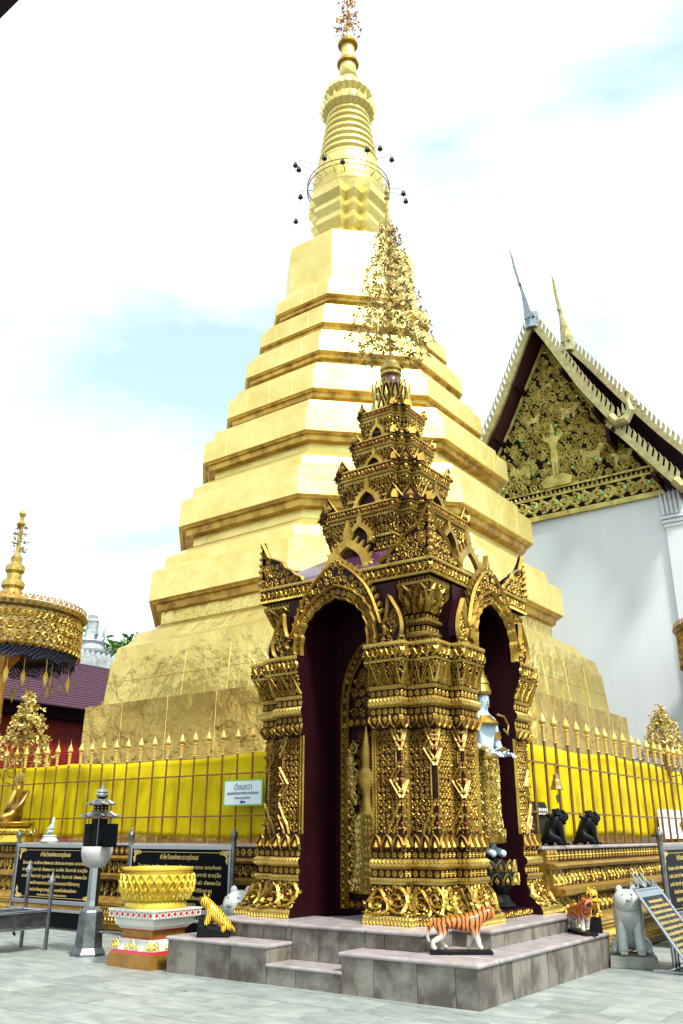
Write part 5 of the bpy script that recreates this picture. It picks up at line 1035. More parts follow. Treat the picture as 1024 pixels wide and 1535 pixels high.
b.build('leg', 'black', t, kind='stuff'); b = MB()
for k in range(6): b.box(-.05 - .02, -.05 + .03, -.1 + k * .08, -.05 + k * .08, .50, .60)
b.build('pale_stripe', 'signwhite', t, kind='stuff')
t = thing('white_slanted_board', 'pale translucent slanted board standing behind the far right fence', 'board', W(-1.72, 13.2, 1.40))
b = MB(); b.add([(0, -1.0, .1), (0, 1.6, .1), (-.2, 1.6, .72), (-.2, -.35, .72), (.04, -1.0, .1), (.04, 1.6, .1), (-.16, 1.6, .74), (-.16, -.35, .74)], [(0, 1, 2, 3)[::-1], (4, 5, 6, 7), (0, 1, 5, 4), (1, 2, 6, 5), (2, 3, 7, 6), (3, 0, 4, 7)]); b.build('board', 'signwhite', t)
b = MB(); b.tube([(-.05, -.6, 0), (-.05, -.6, .4)], .03, 6); b.build('leg', 'steeldark', t); b = MB(); b.tube([(-.05, 1.2, 0), (-.05, 1.2, .4)], .03, 6); b.build('leg', 'steeldark', t)
# ================================================================ LETTERING
def text(body, size, m, parent, loc, rot=(PI / 2, 0, 0), align='CENTER', width=None, name='lettering'):
    c = bpy.data.curves.new(name, 'FONT'); c.body = body; c.size = size; c.align_x = align; c.align_y = 'CENTER'; c.extrude = .0015; c.resolution_u = 2; c.materials.append(M[m])
    o = bpy.data.objects.new(name, c); COL.objects.link(o); o.parent = parent; o.location = loc; o.rotation_euler = rot
    dg = bpy.context.evaluated_depsgraph_get(); me = bpy.data.meshes.new_from_object(o.evaluated_get(dg)); bpy.data.objects.remove(o); me.name = name
    o = bpy.data.objects.new(name, me); COL.objects.link(o); o.parent = parent; o.location = loc; o.rotation_euler = rot; o['kind'] = 'stuff'
    if width and len(me.vertices):
        xs = [v.co.x for v in me.vertices]; w_ = max(xs) - min(xs)
        if w_ > .01: o.scale = (width / w_, 1, 1)
    return o
# ================================================================ BLACK PRAYER BOARDS
LINES = ['โกเสยยะ ธะชัคคะปัพพะเต สัตตะมะหาเถเร อะระหันเต', 'อะหัง วันทามิ สัพพะทา อะหัง วันทามิ ธาตุโย', 'อะหัง วันทามิ ทูระโต อะหัง วันทามิ สัพพะโส', 'ข้าพเจ้าขอกราบไหว้พระบรมสารีริกธาตุ', 'อันประดิษฐานอยู่ ณ ดอยโกสิยธชัคคะ']
def knob_post(par, x, zt, r=.035, y=0):
    b = MB(); b.lathe([(r, 0), (r, zt - .26), (r * 1.25, zt - .25), (r * 1.25, zt - .22), (r * .8, zt - .21), (r * 1.6, zt - .15), (r * 1.7, zt - .11), (r * 1.2, zt - .06), (r * .5, zt - .04), (r * .6, zt - .025), (r * .1, zt)], 14, (x, y, 0)); return b.build('post', 'steeldark', par, smooth=False)
def board(label, p, ang, wd, zt=1.43, blank=False):
    t = thing('prayer_board', label, 'notice board', p, rz=-A + ang, group='black prayer boards in steel frames')
    knob_post(t, .03, 1.70); knob_post(t, wd - .03, 1.70)
    for z0, z1, y in ((zt - .07, zt, -.03), (.40, .47, -.03), (.28, .33, -.07)): b = MB(); b.box(.06, wd - .06, y, .03, z0, z1); b.build('rail', 'steel', t, bevel=.008)
    for x in (.07, wd - .11): b = MB(); b.box(x, x + .04, -.025, .025, .47, zt - .07); b.build('stile', 'steel', t)
    b = MB(); b.box(.11, wd - .11, -.008, .012, .47, zt - .07); b.build('panel', 'blackpanel', t); b = MB(); b.box(.08, wd - .08, .0, .05, .02, .29); b.build('lower_panel', 'blackpanel', t)
    text('คำไหว้องค์พระธาตุช่อแฮ', .10, 'goldtext', t, (wd / 2, -.0115, 1.235), width=wd * .36)
    for k, s in enumerate(LINES): text(s, .075, 'goldtext', t, (wd / 2, -.0115, 1.09 - .115 * k), width=wd * (.78 - .05 * k * (k > 2)))
    text('กรมศิลปากร ขึ้นทะเบียนโบราณสถาน', .045, 'goldtext', t, (wd / 2, -.0115, .545), width=wd * .35)
    b = MB()
    for x0, x1, z in ((.17, wd - .17, zt - .115), (.17, wd - .17, .505)): b.box(x0, x1, -.0125, -.0085, z - .003, z + .003)
    b.build('border_line', 'goldtext', t, kind='stuff'); b = MB()
    for sx, X in ((1, .125), (-1, wd - .125)):
        for sz, Z in ((1, .485), (-1, zt - .085)):
            for q, (dx, dz, s) in enumerate(((0, 0, .10), (.09, 0, .07), (0, .09, .07), (.15, .01, .05), (.01, .15, .05))):
                V, F = TPL['kanok'][q % 7]; b.add(np.column_stack([X + sx * (dx + V[:, 0] * s), -.009 - V[:, 2] * .03, Z + sz * (dz + V[:, 1] * s)]), F if sx * sz > 0 else [tuple(reversed(g)) for g in F])
    b.build('corner_scroll', 'goldtext', t, kind='stuff'); return t
board('black prayer board with gold Thai text behind the steel incense burner', W(-11.20, 2.45), 0, 2.45)
board('black prayer board with gold Thai text behind the gold lotus bowl', W(-7.96, 2.45), 0, 2.48)
board('black prayer board with gold Thai text at the right edge behind the lectern', W(.08, 6.05), PI / 2, 2.4)
# ================================================================ PALE CIRCUMAMBULATION SIGN ON THE LEFT FENCE
t = thing('direction_sign', 'pale sign with green border, Thai words and blue arrow hung on the left spear fence', 'sign', W(-7.02, 3.775, 2.07))
b = MB(); b.box(0, .94, -.012, .012, 0, .455); b.build('border', 'signgreen', t); b = MB(); b.box(.028, .912, -.0155, -.012, .028, .427); b.build('face', 'signwhite', t)
text('เวียนขวา', .15, 'blue', t, (.47, -.018, .325), width=.42); text('กรุณาเดินเวียนขวาทักษิณาวรรตเวียนขวา', .07, 'blue', t, (.47, -.018, .22), width=.76); text('ก่อนจุดธูปเทียน', .06, 'blue', t, (.47, -.018, .14), width=.38)
b = MB(); b.prism([(.40, .068), (.46, .032), (.46, .052), (.54, .052), (.54, .084), (.46, .084), (.46, .104)][::-1], lambda a, c: (a, -.0156, c), lambda a, c: (a, -.0185, c)); b.build('arrow', 'navy', t)
for x in (.1, .84): b = MB(); b.tube([(x, 0, .44), (x, .03, .56)], .006, 5); b.build('hook', 'steeldark', t)
# ================================================================ STEEL INCENSE BURNER
t = thing('incense_burner', 'steel pillar incense burner with small pagoda roof and black wind doors', 'incense burner', W(-6.40, .47), rz=-A + .5)
b = MB(); b.lathe([(.26, 0), (.255, .03), (.205, .10), (.175, .56), (.16, .58), (.10, .63)], 8); b.build('base', 'steeldark', t); b = MB(); b.lathe([(.095, .60), (.09, .70), (.085, 1.14)], 8); b.build('column', 'steel', t)
b = MB(); b.lathe([(.06, 1.13), (.14, 1.16), (.20, 1.24), (.225, 1.33), (.225, 1.43), (.215, 1.43), (.21, 1.33), (.15, 1.20), (.03, 1.16)], 24, cap=False); b.build('bowl', 'vessel', t, smooth=True); b = MB(); b.lathe([(.0, 1.17), (.14, 1.19), (.195, 1.29), (.18, 1.31), (.0, 1.33)], 20, cap=False); b.build('ash', 'sand', t)
b = MB(); b.lathe([(.12, 1.36), (.12, 1.80), (.14, 1.81)], 12); b.build('chimney', 'black', t)
for k in range(4): a = k * PI / 2 + .3; b = MB(); b.tube([(.16 * cos(a), .16 * sin(a), 1.3), (.16 * cos(a), .16 * sin(a), 1.86)], .010, 5); b.build('strut', 'steeldark', t)
for ox, rz in ((-.235, .35), (.16, -.45)): b = MB(); b.box(-.0, .20, -.006, .006, 1.42, 1.74); o = b.build('wind_door', 'black', t); o.location = (ox * .8, -.11 if ox > 0 else -.09, 0); o.rotation_euler = (0, 0, rz)
b = MB(); b.box(-.10, .10, -.006, .006, 1.42, 1.74); o = b.build('wind_door', 'blackpanel', t); o.location = (.27, -.22, 0); o.rotation_euler = (0, 0, .12)
def mini_roof(z, r, h):
    b = MB(); b.lathe([(r * .45, z + h), (r * .6, z + h * .55), (r * .82, z + .012), (r * .80, z), (r * .42, z + h * .4)], 6, cap=False); o = b.build('roof', 'steeldark', t)
    for k in range(6): a = 2 * PI * k / 6; q = MB(); q.tube([(r * .5 * cos(a), r * .5 * sin(a), z + h * .8), (r * .8 * cos(a), r * .8 * sin(a), z + .02), (r * 1.05 * cos(a), r * 1.05 * sin(a), z + .03)], [.02, .026, .012], 5); q.build('corner_rib', 'steel', o)
mini_roof(1.83, .30, .09); mini_roof(2.0, .22, .08); b = MB(); b.lathe([(.11, 1.88), (.11, 2.03)], 12); b.build('pierced_drum', 'black', t); b = MB()
for k in range(12):
    for z in (1.93, 1.97): a = 2 * PI * k / 12; b.ball((.112 * cos(a), .112 * sin(a), z), .010, seg=5, rg=3)
b.build('light_hole', 'lotus', t, kind='stuff'); b = MB(); b.lathe([(.06, 2.06), (.05, 2.09), (.085, 2.12), (.09, 2.15), (.075, 2.18), (.095, 2.19), (.07, 2.225), (.02, 2.24), (.012, 2.27), (.002, 2.31)], 12); b.build('finial', 'steel', t, smooth=False)
b = MB(); b.tube([(.17, -.06, .3), (.24, -.08, .3), (.25, -.08, .34)], .014, 5); b.build('tap', 'steeldark', t)
# ================================================================ PEDESTAL AND GOLD LOTUS BOWL
t = thing('pedestal', 'square white, red and gold pedestal with a diamond band, left of the stone platform', 'pedestal', W(-4.93, .33), rz=-A)
q = lambda b, s, z0, z1, s2=None: b.loft([[(s, -s, z0), (s, s, z0), (-s, s, z0), (-s, -s, z0)], [(s2 or s, -(s2 or s), z1), (s2 or s, (s2 or s), z1), (-(s2 or s), (s2 or s), z1), (-(s2 or s), -(s2 or s), z1)]])
for nm, m, L in (('foot', 'ochre', [(.40, 0, .165, .395)]), ('red_step', 'red', [(.385, .1652, .20, .37)]), ('white_base', 'whitep', [(.365, .2002, .225, .36), (.355, .2252, .33, .31)]), ('red_line', 'red', [(.30, .3302, .345, .30)]), ('waist', 'ochre', [(.285, .3452, .43, .285)]), ('red_line', 'red', [(.30, .4302, .445, .30)]), ('white_neck', 'whitep', [(.305, .4452, .49, .35), (.36, .4902, .56, .36), (.365, .5602, .585, .42)]), ('diamond_band', 'whitep', [(.425, .5852, .665, .425)]), ('top_slab', 'whitep', [(.435, .6652, .685, .435)])):
    b = MB()
    for s, z0, z1, s2 in L: q(b, s, z0, z1, s2)
    b.build(nm, m, t)
b = MB(); b2 = MB()
for s in range(4):
    Rm = Matrix.Rotation(s * PI / 2, 3, 'Z')
    for k in range(8):
        x = -.37 + k * .106
        for (sx, sz, dst, y) in ((.034, .030, b, -.427),): V = [Rm @ Vector(p) for p in ((x - sx, y, .625), (x, y, .625 - sz), (x + sx, y, .625), (x, y, .625 + sz), (x, y - .008, .625))]; dst.add(V, [(0, 1, 4), (1, 2, 4), (2, 3, 4), (3, 0, 4)])
        if k < 7:
            for (dx, dz) in ((.053, .022), (.053, -.022)): V = [Rm @ Vector(p) for p in ((x + dx - .016, -.4265, .625 + dz), (x + dx, -.4265, .625 + dz - .014), (x + dx + .016, -.4265, .625 + dz), (x + dx, -.4265, .625 + dz + .014))]; b2.add(V, [(0, 1, 2, 3)])
b.build('red_diamond', 'red', t, kind='stuff'); b2.build('green_gold_fleck', 'goldp', t, kind='stuff'); b = MB()
for s in range(4):
    Rm = np.array(Matrix.Rotation(s * PI / 2, 3, 'Z'))
    for x, sc_ in ((-.30, .11), (-.10, .06), (.0, .12), (.10, .06), (.30, .11), (-.34, .09), (.34, .09)): V, F = t_petal(.25); P = np.column_stack([x + (V[:, 0] - .5) * sc_, -.375 + V[:, 1] * .012 - V[:, 2] * .05, .215 + V[:, 1] * sc_]); b.add(P @ Rm.T, F)
b.build('gold_leaf_trim', 'lotus', t, kind='stuff')
t = thing('lotus_bowl', 'large bright gold bowl ringed with lotus petals, resting on the white pedestal', 'bowl', W(-4.93, .33, .686), rz=0)
b = MB(); b.lathe([(.40, 0), (.41, .03), (.40, .07), (.36, .09), (.37, .12), (.45, .20), (.475, .32), (.46, .42), (.465, .46), (.475, .47), (.475, .495), (.45, .495), (.43, .44), (.3, .2), (0, .15)], 48, cap=False); bw = b.build('bowl_body', 'lotus', t, smooth=False)
p0 = None
for row, (z, r, n, h_) in enumerate(((.10, .42, 26, .15), (.19, .468, 26, .15), (.275, .474, 26, .14))):
    b = MB(); V, F = t_petal(.16); r2 = [.47, .485, .468][row]
    for k in range(n):
        o_ = .5 * (row % 2); th_ = 2 * PI * (k + V[:, 0] + o_) / n; rr = r + (r2 - r) * V[:, 1] + V[:, 2] * .16 + .002
        if k == 0:
            q0 = MB(); q0.add(np.column_stack([rr * np.cos(th_), rr * np.sin(th_), z + V[:, 1] * h_]), [tuple(reversed(g)) for g in F]); p0 = q0.build('petal', 'lotus', bw)
        else: dup(p0, bw, rz=2 * PI * k / n)
b = MB()
for k in range(120): a = 2 * PI * k / 120; b.tube([(.463 * cos(a), .463 * sin(a), .42), (.468 * cos(a), .468 * sin(a), .465)], .005, 3, cap=False)
b.build('fluted_lip', 'goldp', bw, kind='stuff'); b = MB(); b.lathe([(.0, .44), (.44, .44)], 32, cap=False); b.build('water', 'glass', t)
# ================================================================ STEEL CANDLE RACK
t = thing('candle_rack', 'steel candle rack with cone-tipped posts at the left edge', 'rack', W(-7.35, .46), rz=-A)
def rack_post(x, y, zt):
    b = MB(); b.lathe([(.030, 0), (.030, zt - .17)], 10, (x, y, 0)); o = b.build('post', 'steeldark', t); b = MB(); b.lathe([(.036, zt - .18), (.05, zt - .16), (.05, zt - .13), (.036, zt - .10), (.012, zt - .03), (.003, zt)], 12, (x, y, 0)); b.build('cone_tip', 'steel', o)
rack_post(0, 0, 1.07); rack_post(-.62, .02, 1.22); rack_post(0, -2.2, 1.07); rack_post(-.62, -2.2, 1.22)
for z, r in ((.53, .020), (.31, .018)):
    for x in (0, -.62): b = MB(); b.tube([(x, 0, z), (x, -2.2, z)], r, 8); b.build('rail', 'steel', t)
    b = MB(); b.tube([(0, 0, z), (-.62, .02, z)], r, 8); b.build('rail', 'steel', t)
b = MB(); b.box(-.61, -.012, -2.19, .0, .33, .36); b.box(-.02, -.008, -2.19, 0, .34, .51); b.box(-.61, -.60, -2.19, .01, .34, .51); b.box(-.59, -.03, -.005, .006, .34, .51); b.build('tray', 'steeldark', t)
b = MB(); b.tube([(-.1, -.5, .33), (-.1, -.5, .26), (-.06, -.5, .24)], .018, 6); b.build('drain', 'black', t)
# ================================================================ STEEL TEXT LECTERN, BOTTOM RIGHT
t = thing('steel_lectern', 'slanted steel lectern of yellow printed text with scroll crest before the white tiger', 'lectern', W(.49, 3.43), rz=-A)
ca, sa_ = cos(R(56)), sin(R(56)); PL_ = lambda a, l, d=0: (l * ca + d * sa_, a, .925 - l * sa_ + d * ca)     # a along v, l down the slope
WD, LN = .95, 1.12; b = MB(); cr_ = [PL_(a, l, d) for d in (-.02, 0) for a, l in ((0, 0), (WD, 0), (WD, LN), (0, LN))]
b.add(cr_, [(0, 1, 2, 3), (7, 6, 5, 4), (0, 4, 5, 1), (1, 5, 6, 2), (2, 6, 7, 3), (3, 7, 4, 0)]); b.build('panel', 'blackpanel', t)
for (a0, l0, a1, l1) in ((0, 0, WD, 0), (0, 0, 0, LN), (WD, 0, WD, LN), (0, LN, WD, LN)): b = MB(); b.tube([PL_(a0, l0), PL_(a1, l1)], .02, 8); b.build('frame_bar', 'steel', t)
b = MB(); b.add([PL_(.02, .02, .002), PL_(WD - .02, .02, .002), PL_(WD - .02, .10, .002), PL_(.02, .10, .002)], [(0, 3, 2, 1)]); b.build('top_strip', 'steel', t)
rot = Matrix(((0, ca * -1, sa_), (1, 0, 0), (0, sa_, ca))).to_euler()
TXT = ['ตำนานพระธาตุช่อแฮ เมืองแพร่ พระบรมสารีริกธาตุ', 'พระธาตุช่อแฮเป็นปูชนียสถานคู่บ้านคู่เมือง', 'ตั้งอยู่บนเนินเขาเตี้ย ศิลปะแบบเชียงแสน', 'บุด้วยทองดอกบวบ เป็นที่เคารพสักการะ', 'ผู้ที่เกิดปีขาล นิยมมานมัสการ']
for k in range(13): text(TXT[k % 5], .055, 'goldtext', t, PL_(WD / 2, .17 + k * .071, .003), rot, width=WD * (.84 if k else .6))
b = MB()
for s in (-1, 1):
    m_ = WD / 2
    P = [PL_(m_ + s * .44, -.01), PL_(m_ + s * .40, -.04), PL_(m_ + s * .30, -.03), PL_(m_ + s * .22, -.08), PL_(m_ + s * .20, -.17), PL_(m_ + s * .17, -.22), PL_(m_ + s * .14, -.17), PL_(m_ + s * .10, -.08), PL_(m_ + s * .04, -.04), PL_(m_ + s * .02, -.09), PL_(m_ + s * .06, -.11)]; b.tube(smooth_pts(P, 3), .011, 6)
    P = [PL_(m_ + s * (.44 + .05 * cos(a)), -.06 - .05 * sin(a)) for a in np.linspace(-1.5, 3.4, 9)]; b.tube(P, .010, 6)
b.tube([PL_(WD / 2, 0), PL_(WD / 2, -.25)], .010, 6); b.build('scroll_crest', 'steel', t, kind='stuff')
for a in (.05, WD - .05): b = MB(); b.tube([(.10, a, .018), (.72, a, .018)], .022, 8); b.build('foot_bar', 'steel', t)
for a in (.42, .55): b = MB(); b.tube([(.26, a, .48), (.26, a, .02)], .03, 10); b.build('post', 'steel', t)
b = MB(); b.tube([(.26, .05, .018), (.26, WD - .05, .018)], .02, 8); b.build('cross_bar', 'steel', t)
# ================================================================ TIGERS
def face_bits(t, hx, hy, hz, s, em='black', ear='tiger_orange', fwd=(1, 0), tongue=False, rnd=False):
    f = Vector((*fwd, 0)).normalized(); r = Vector((-f.y, f.x, 0)); c = Vector((hx, hy, hz))
    for k in (-1, 1):
        b = MB(); p = c + r * k * .048 * s + Vector((0, 0, .055 * s)) - f * .012 * s
        if rnd: b.ball(p - r * k * .004 * s - Vector((0, 0, .006 * s)), .022 * s, .6, 1, 1.15, 8, 5)
        else: b.add([p + r * k * .026 * s, p - r * k * .026 * s, p + r * k * .012 * s + Vector((0, 0, .045 * s)), p - f * .03 * s], [(0, 1, 2), (1, 3, 2), (3, 0, 2)])
        b.build('ear', ear, t); b = MB(); b.ball(c + f * .052 * s + r * k * .028 * s + Vector((0, 0, .018 * s)), .0095 * s, seg=6, rg=4); b.build('eye', em, t)
    b = MB(); b.ball(c + f * .092 * s - Vector((0, 0, .012 * s)), .013 * s, 1, 1.2, .8, 6, 4); b.build('nose', em, t)
    if tongue: b = MB(); b.ball(c + f * .078 * s - Vector((0, 0, .046 * s)), .017 * s, .8, 1.2, .9, 8, 5); b.build('open_mouth', 'tongue', t)
def walker(label, loc, rz, m, s=1.0, turn=0, base=True, tongue=False, steps=(.05, -.05, -.06, .05)):
    t = thing('tiger_statue', label, 'tiger statue', loc, rz=rz); z = .035 if base else 0
    if base: b = MB(); b.box(-.33 * s, .33 * s, -.10 * s, .10 * s, 0, .035, top=.006); b.build('base', 'black', t)
    hx, hy = .30 + .06 * cos(turn) - .04, .07 * sin(turn)
    J = {'pel': (-.20, 0, .275, .088, .075), 'mid': (-.03, 0, .262, .088, .075), 'che': (.13, 0, .275, .098, .08), 'nec': (.22, 0, .325, .07), 'hed': (hx, hy, .370, .088, .084), 'muz': (hx + .07 * cos(turn), hy + .07 * sin(turn), .345, .058), 't1': (-.30, 0, .27, .024), 't2': (-.34, .01, .20, .019), 't3': (-.35, .02, .12, .018), 't4': (-.33, .03, .07, .014)}
    B = [('pel', 'mid'), ('mid', 'che'), ('che', 'nec'), ('nec', 'hed'), ('hed', 'muz'), ('pel', 't1'), ('t1', 't2'), ('t2', 't3'), ('t3', 't4')]
    for k, (sy, st) in enumerate(((-1, steps[0]), (1, steps[1]))):
        J[f'sh{k}'] = (.14 + st * .2, sy * .05, .19, .052); J[f'fk{k}'] = (.14 + st * .7, sy * .055, .105, .034); J[f'fw{k}'] = (.14 + st * 1.1, sy * .055, .03, .028); J[f'ft{k}'] = (.17 + st * 1.2, sy * .055, .022, .026); B += [('che', f'sh{k}'), (f'sh{k}', f'fk{k}'), (f'fk{k}', f'fw{k}'), (f'fw{k}', f'ft{k}')]
    for k, (sy, st) in enumerate(((-1, steps[2]), (1, steps[3]))):
        J[f'hp{k}'] = (-.20 + st * .1, sy * .055, .20, .060); J[f'kn{k}'] = (-.165 + st * .6, sy * .06, .135, .042); J[f'hk{k}'] = (-.245 + st, sy * .06, .085, .028); J[f'hw{k}'] = (-.225 + st * 1.2, sy * .06, .026, .026); J[f'ht{k}'] = (-.19 + st * 1.2, sy * .06, .022, .026); B += [('pel', f'hp{k}'), (f'hp{k}', f'kn{k}'), (f'kn{k}', f'hk{k}'), (f'hk{k}', f'hw{k}'), (f'hw{k}', f'ht{k}')]
    skin('body', J, B, 'pel', m, t, shift=(0, 0, z), scale=s); face_bits(t, hx * s, hy * s, .365 * s + z, s, ear=m, fwd=(cos(turn), sin(turn)), tongue=tongue); return t
walker('orange striped walking tiger statue on the front corner of the stone platform', W(-.50, .60, .4065), R(0), 'tiger_orange', 1.0, turn=.35)
walker('red-orange tiger statue with open mouth on the right end of the stone platform', W(-.20, 3.25, .4065), R(-80), 'tiger_red', .92, turn=-.25, tongue=True)
def sitter(label, loc, rz, m, s, cat='tiger statue', name='tiger_statue', bm=None, bh=.1, bw=.13, ear=None, em='black', lion=False, hk=1.0):
    t = thing(name, label, cat, loc, rz=rz)
    if bm: b = MB(); b.box(-bw, bw, -bw, bw, 0, bh, top=.012); b.build('base', bm, t, bevel=.01)
    J = {'hip': (-.13, 0, .14, .14, .13), 'bel': (-.07, 0, .27, .135, .125), 'che': (.03, 0, .41, .165, .15), 'nec': (.06, 0, .53, .165), 'hed': (.10, 0, .64, .205, .190), 'muz': (.255, 0, .580, .125, .105), 't1': (-.26, 0, .07, .04), 't2': (-.24, .16, .04, .035), 't3': (-.10, .24, .035, .03)}
    if lion: J.update({'che': (.02, 0, .40, .155, .14), 'nec': (.09, 0, .50, .16, .155), 'hed': (.20, 0, .55, .125, .12), 'muz': (.33, 0, .49, .075)})
    if hk != 1: J['hed'] = (.10, 0, .64, .205 * hk, .19 * hk); J['muz'] = (.10 + .155 * hk, 0, .64 - .06 * hk, .125 * hk, .105 * hk)
    B = [('hip', 'bel'), ('bel', 'che'), ('che', 'nec'), ('nec', 'hed'), ('hed', 'muz'), ('hip', 't1'), ('t1', 't2'), ('t2', 't3')]
    for k, sy in enumerate((-1, 1)):
        J[f's{k}'] = (.06, sy * .095, .34, .09); J[f'e{k}'] = (.10, sy * .105, .19, .072); J[f'p{k}'] = (.12, sy * .105, .055, .065); J[f'q{k}'] = (.19, sy * .11, .045, .068); B += [('che', f's{k}'), (f's{k}', f'e{k}'), (f'e{k}', f'p{k}'), (f'p{k}', f'q{k}')]
        J[f'h{k}'] = (-.10, sy * .12, .13, .095); J[f'k{k}'] = (.02, sy * .19, .12, .07); J[f'f{k}'] = (.0, sy * .20, .04, .048); J[f'g{k}'] = (.09, sy * .205, .036, .046); B += [('hip', f'h{k}'), (f'h{k}', f'k{k}'), (f'k{k}', f'f{k}'), (f'f{k}', f'g{k}')]
    skin('body', J, B, 'hip', m, t, shift=(0, 0, bh if bm else 0), scale=s)
    face_bits(t, J['hed'][0] * s, 0, J['hed'][2] * s + (bh if bm else 0), s * (1.9 * hk if not lion else 1.1), em=em, ear=ear or m, rnd=True)
    if lion:
        b = MB(); rg = random.Random(3)
        for k in range(70):
            th_ = rg.uniform(0, 2 * PI); u = rg.uniform(-.16, .16); c = Vector((.06 + u * .9, 0, .47 + u * .35)); rr = .165 - abs(u) * .25
            b.ball((c + Vector((-.03 * cos(th_), rr * sin(th_), rr * cos(th_)))) * s, .030 * s, 1.3, 1, 1, 6, 4)
        b.build('mane', m, t, kind='stuff')
    for k, sy in enumerate((-1, 1)):
        b = MB()
        for q in (-1, 0, 1): b.ball(((.225) * s, (sy * .10 + q * .028) * s, .030 * s + (bh if bm else 0)), .022 * s, 1.2, .8, 1, 6, 4)
        b.build('toes', m, t, kind='stuff')
    return t
sitter('yellow striped tiger statue sitting on a tall black base at the right platform end', W(-.12, 3.52, .4065), -A + R(-70), 'tiger_yellow', .46, bm='black', bh=.18, bw=.10)
sitter('large white stone tiger sitting on a grey slab by the steel lectern', W(.20, 3.92, 0), R(-104), 'whitestone', 1.06, bm='plinth', bh=.135, bw=.30, em='plinth')
sitter('large white stone tiger with only its head above the left platform end', W(-4.50, 1.60, 0), R(-118), 'whitestone', 1.10, em='plinth', hk=1.35)
for lab, v in (('black lion statue on the right terrace wall, the one nearer the shrine', 4.72), ('black lion statue on the right terrace wall, the one nearer the lectern', 6.08)): sitter(lab, W(-1.08, v, 1.432), R(12), 'black', .80, cat='lion statue', name='lion_statue', lion=True)
# yellow climbing tiger on a dark rock
t = thing('tiger_statue', 'yellow striped tiger statue climbing a black rock on the left platform end', 'tiger statue', W(-3.72, .26, .4065), rz=R(0)); b = MB()
b.loft([[(-.25, -.09, 0), (.16, -.09, 0), (.16, .09, 0), (-.25, .09, 0)], [(-.25, -.08, .13), (.15, -.08, .05), (.15, .08, .05), (-.25, .08, .13)], [(-.23, -.06, .24), (-.12, -.05, .14), (-.12, .05, .14), (-.23, .06, .24)]]); b.build('rock', 'black', t, bevel=.012)
J = {'pel': (.12, 0, .14, .075), 'mid': (.03, 0, .21, .078), 'che': (-.07, 0, .29, .082), 'nec': (-.12, 0, .36, .06), 'hed': (-.17, -.02, .41, .085), 'muz': (-.22, -.06, .38, .055), 't1': (.19, 0, .10, .022), 't2': (.21, .02, .05, .018)}
B = [('pel', 'mid'), ('mid', 'che'), ('che', 'nec'), ('nec', 'hed'), ('hed', 'muz'), ('pel', 't1'), ('t1', 't2')]
for k, sy in enumerate((-1, 1)):
    J[f's{k}'] = (-.10, sy * .05, .24, .046); J[f'e{k}'] = (-.13 + .05 * k, sy * .065, .17, .032); J[f'p{k}'] = (-.15 + .05 * k, sy * .085, .13, .028); B += [('che', f's{k}'), (f's{k}', f'e{k}'), (f'e{k}', f'p{k}')]
    J[f'h{k}'] = (.11, sy * .055, .11, .052); J[f'k{k}'] = (.06, sy * .07, .09, .038); J[f'f{k}'] = (.09, sy * .085, .055, .026); B += [('pel', f'h{k}'), (f'h{k}', f'k{k}'), (f'k{k}', f'f{k}')]
skin('body', J, B, 'pel', 'tiger_yellow', t); face_bits(t, -.17, -.02, .41, .95, ear='tiger_yellow', fwd=(-.7, -.6))
# ================================================================ GOLD BUDDHA AND WHITE FIGURINE ON THE LEFT TERRACE WALL
t = thing('buddha_statue', 'gold seated Buddha statue on a lotus pedestal at the left edge of the wall', 'statue', W(-13.05, 3.60, 1.432), rz=-A + R(-62))
b = MB(); b.box(-.42, .42, -.34, .34, 0, .14); b.build('block', 'lotus', t, bevel=.01); b = MB(); b.lathe([(.34, .14), (.40, .18), (.42, .22), (.36, .27), (.30, .29)], 24); lp = b.build('lotus_base', 'lotus', t, smooth=True); b = MB()
for k in range(16):
    for z_, h_ in ((.15, .13),): V, F = t_petal(.15); th_ = 2 * PI * (k + V[:, 0]) / 16; rr = .41 + V[:, 2] * .3 + .03 * sin(1); b.add(np.column_stack([rr * np.cos(th_), rr * np.sin(th_), z_ + V[:, 1] * h_]), [tuple(reversed(g)) for g in F])
b.build('petal_row', 'goldrim', lp, kind='stuff'); b = MB(); b.lathe([(.30, .29), (.40, .36), (.42, .40), (.38, .42)], 24); b.build('seat', 'gold', t, smooth=True)
J = {'hip': (0, .02, .12, .20, .16), 'wai': (0, 0, .32, .14, .11), 'che': (0, 0, .54, .175, .12), 'nec': (0, 0, .71, .055), 'hed': (0, -.02, .83, .092, .105), 'ush': (0, .0, .95, .06), 'ft': (0, .0, 1.03, .028), 'ff': (0, 0, 1.12, .006), 'sl': (-.20, 0, .62, .075), 'el': (-.29, -.02, .36, .055), 'wl': (-.12, -.22, .22, .038), 'sr': (.20, 0, .62, .075), 'er': (.29, -.02, .36, .055), 'wr': (.12, -.22, .22, .038),
     'kl': (-.36, -.14, .09, .095), 'al': (-.06, -.28, .07, .07), 'kr': (.36, -.14, .09, .095), 'ar': (.06, -.24, .11, .06)}
B = [('hip', 'wai'), ('wai', 'che'), ('che', 'nec'), ('nec', 'hed'), ('hed', 'ush'), ('ush', 'ft'), ('ft', 'ff'), ('che', 'sl'), ('sl', 'el'), ('el', 'wl'), ('che', 'sr'), ('sr', 'er'), ('er', 'wr'), ('hip', 'kl'), ('kl', 'al'), ('hip', 'kr'), ('kr', 'ar')]
skin('body', J, B, 'hip', 'gold', t, shift=(0, 0, .40)); JH = {}
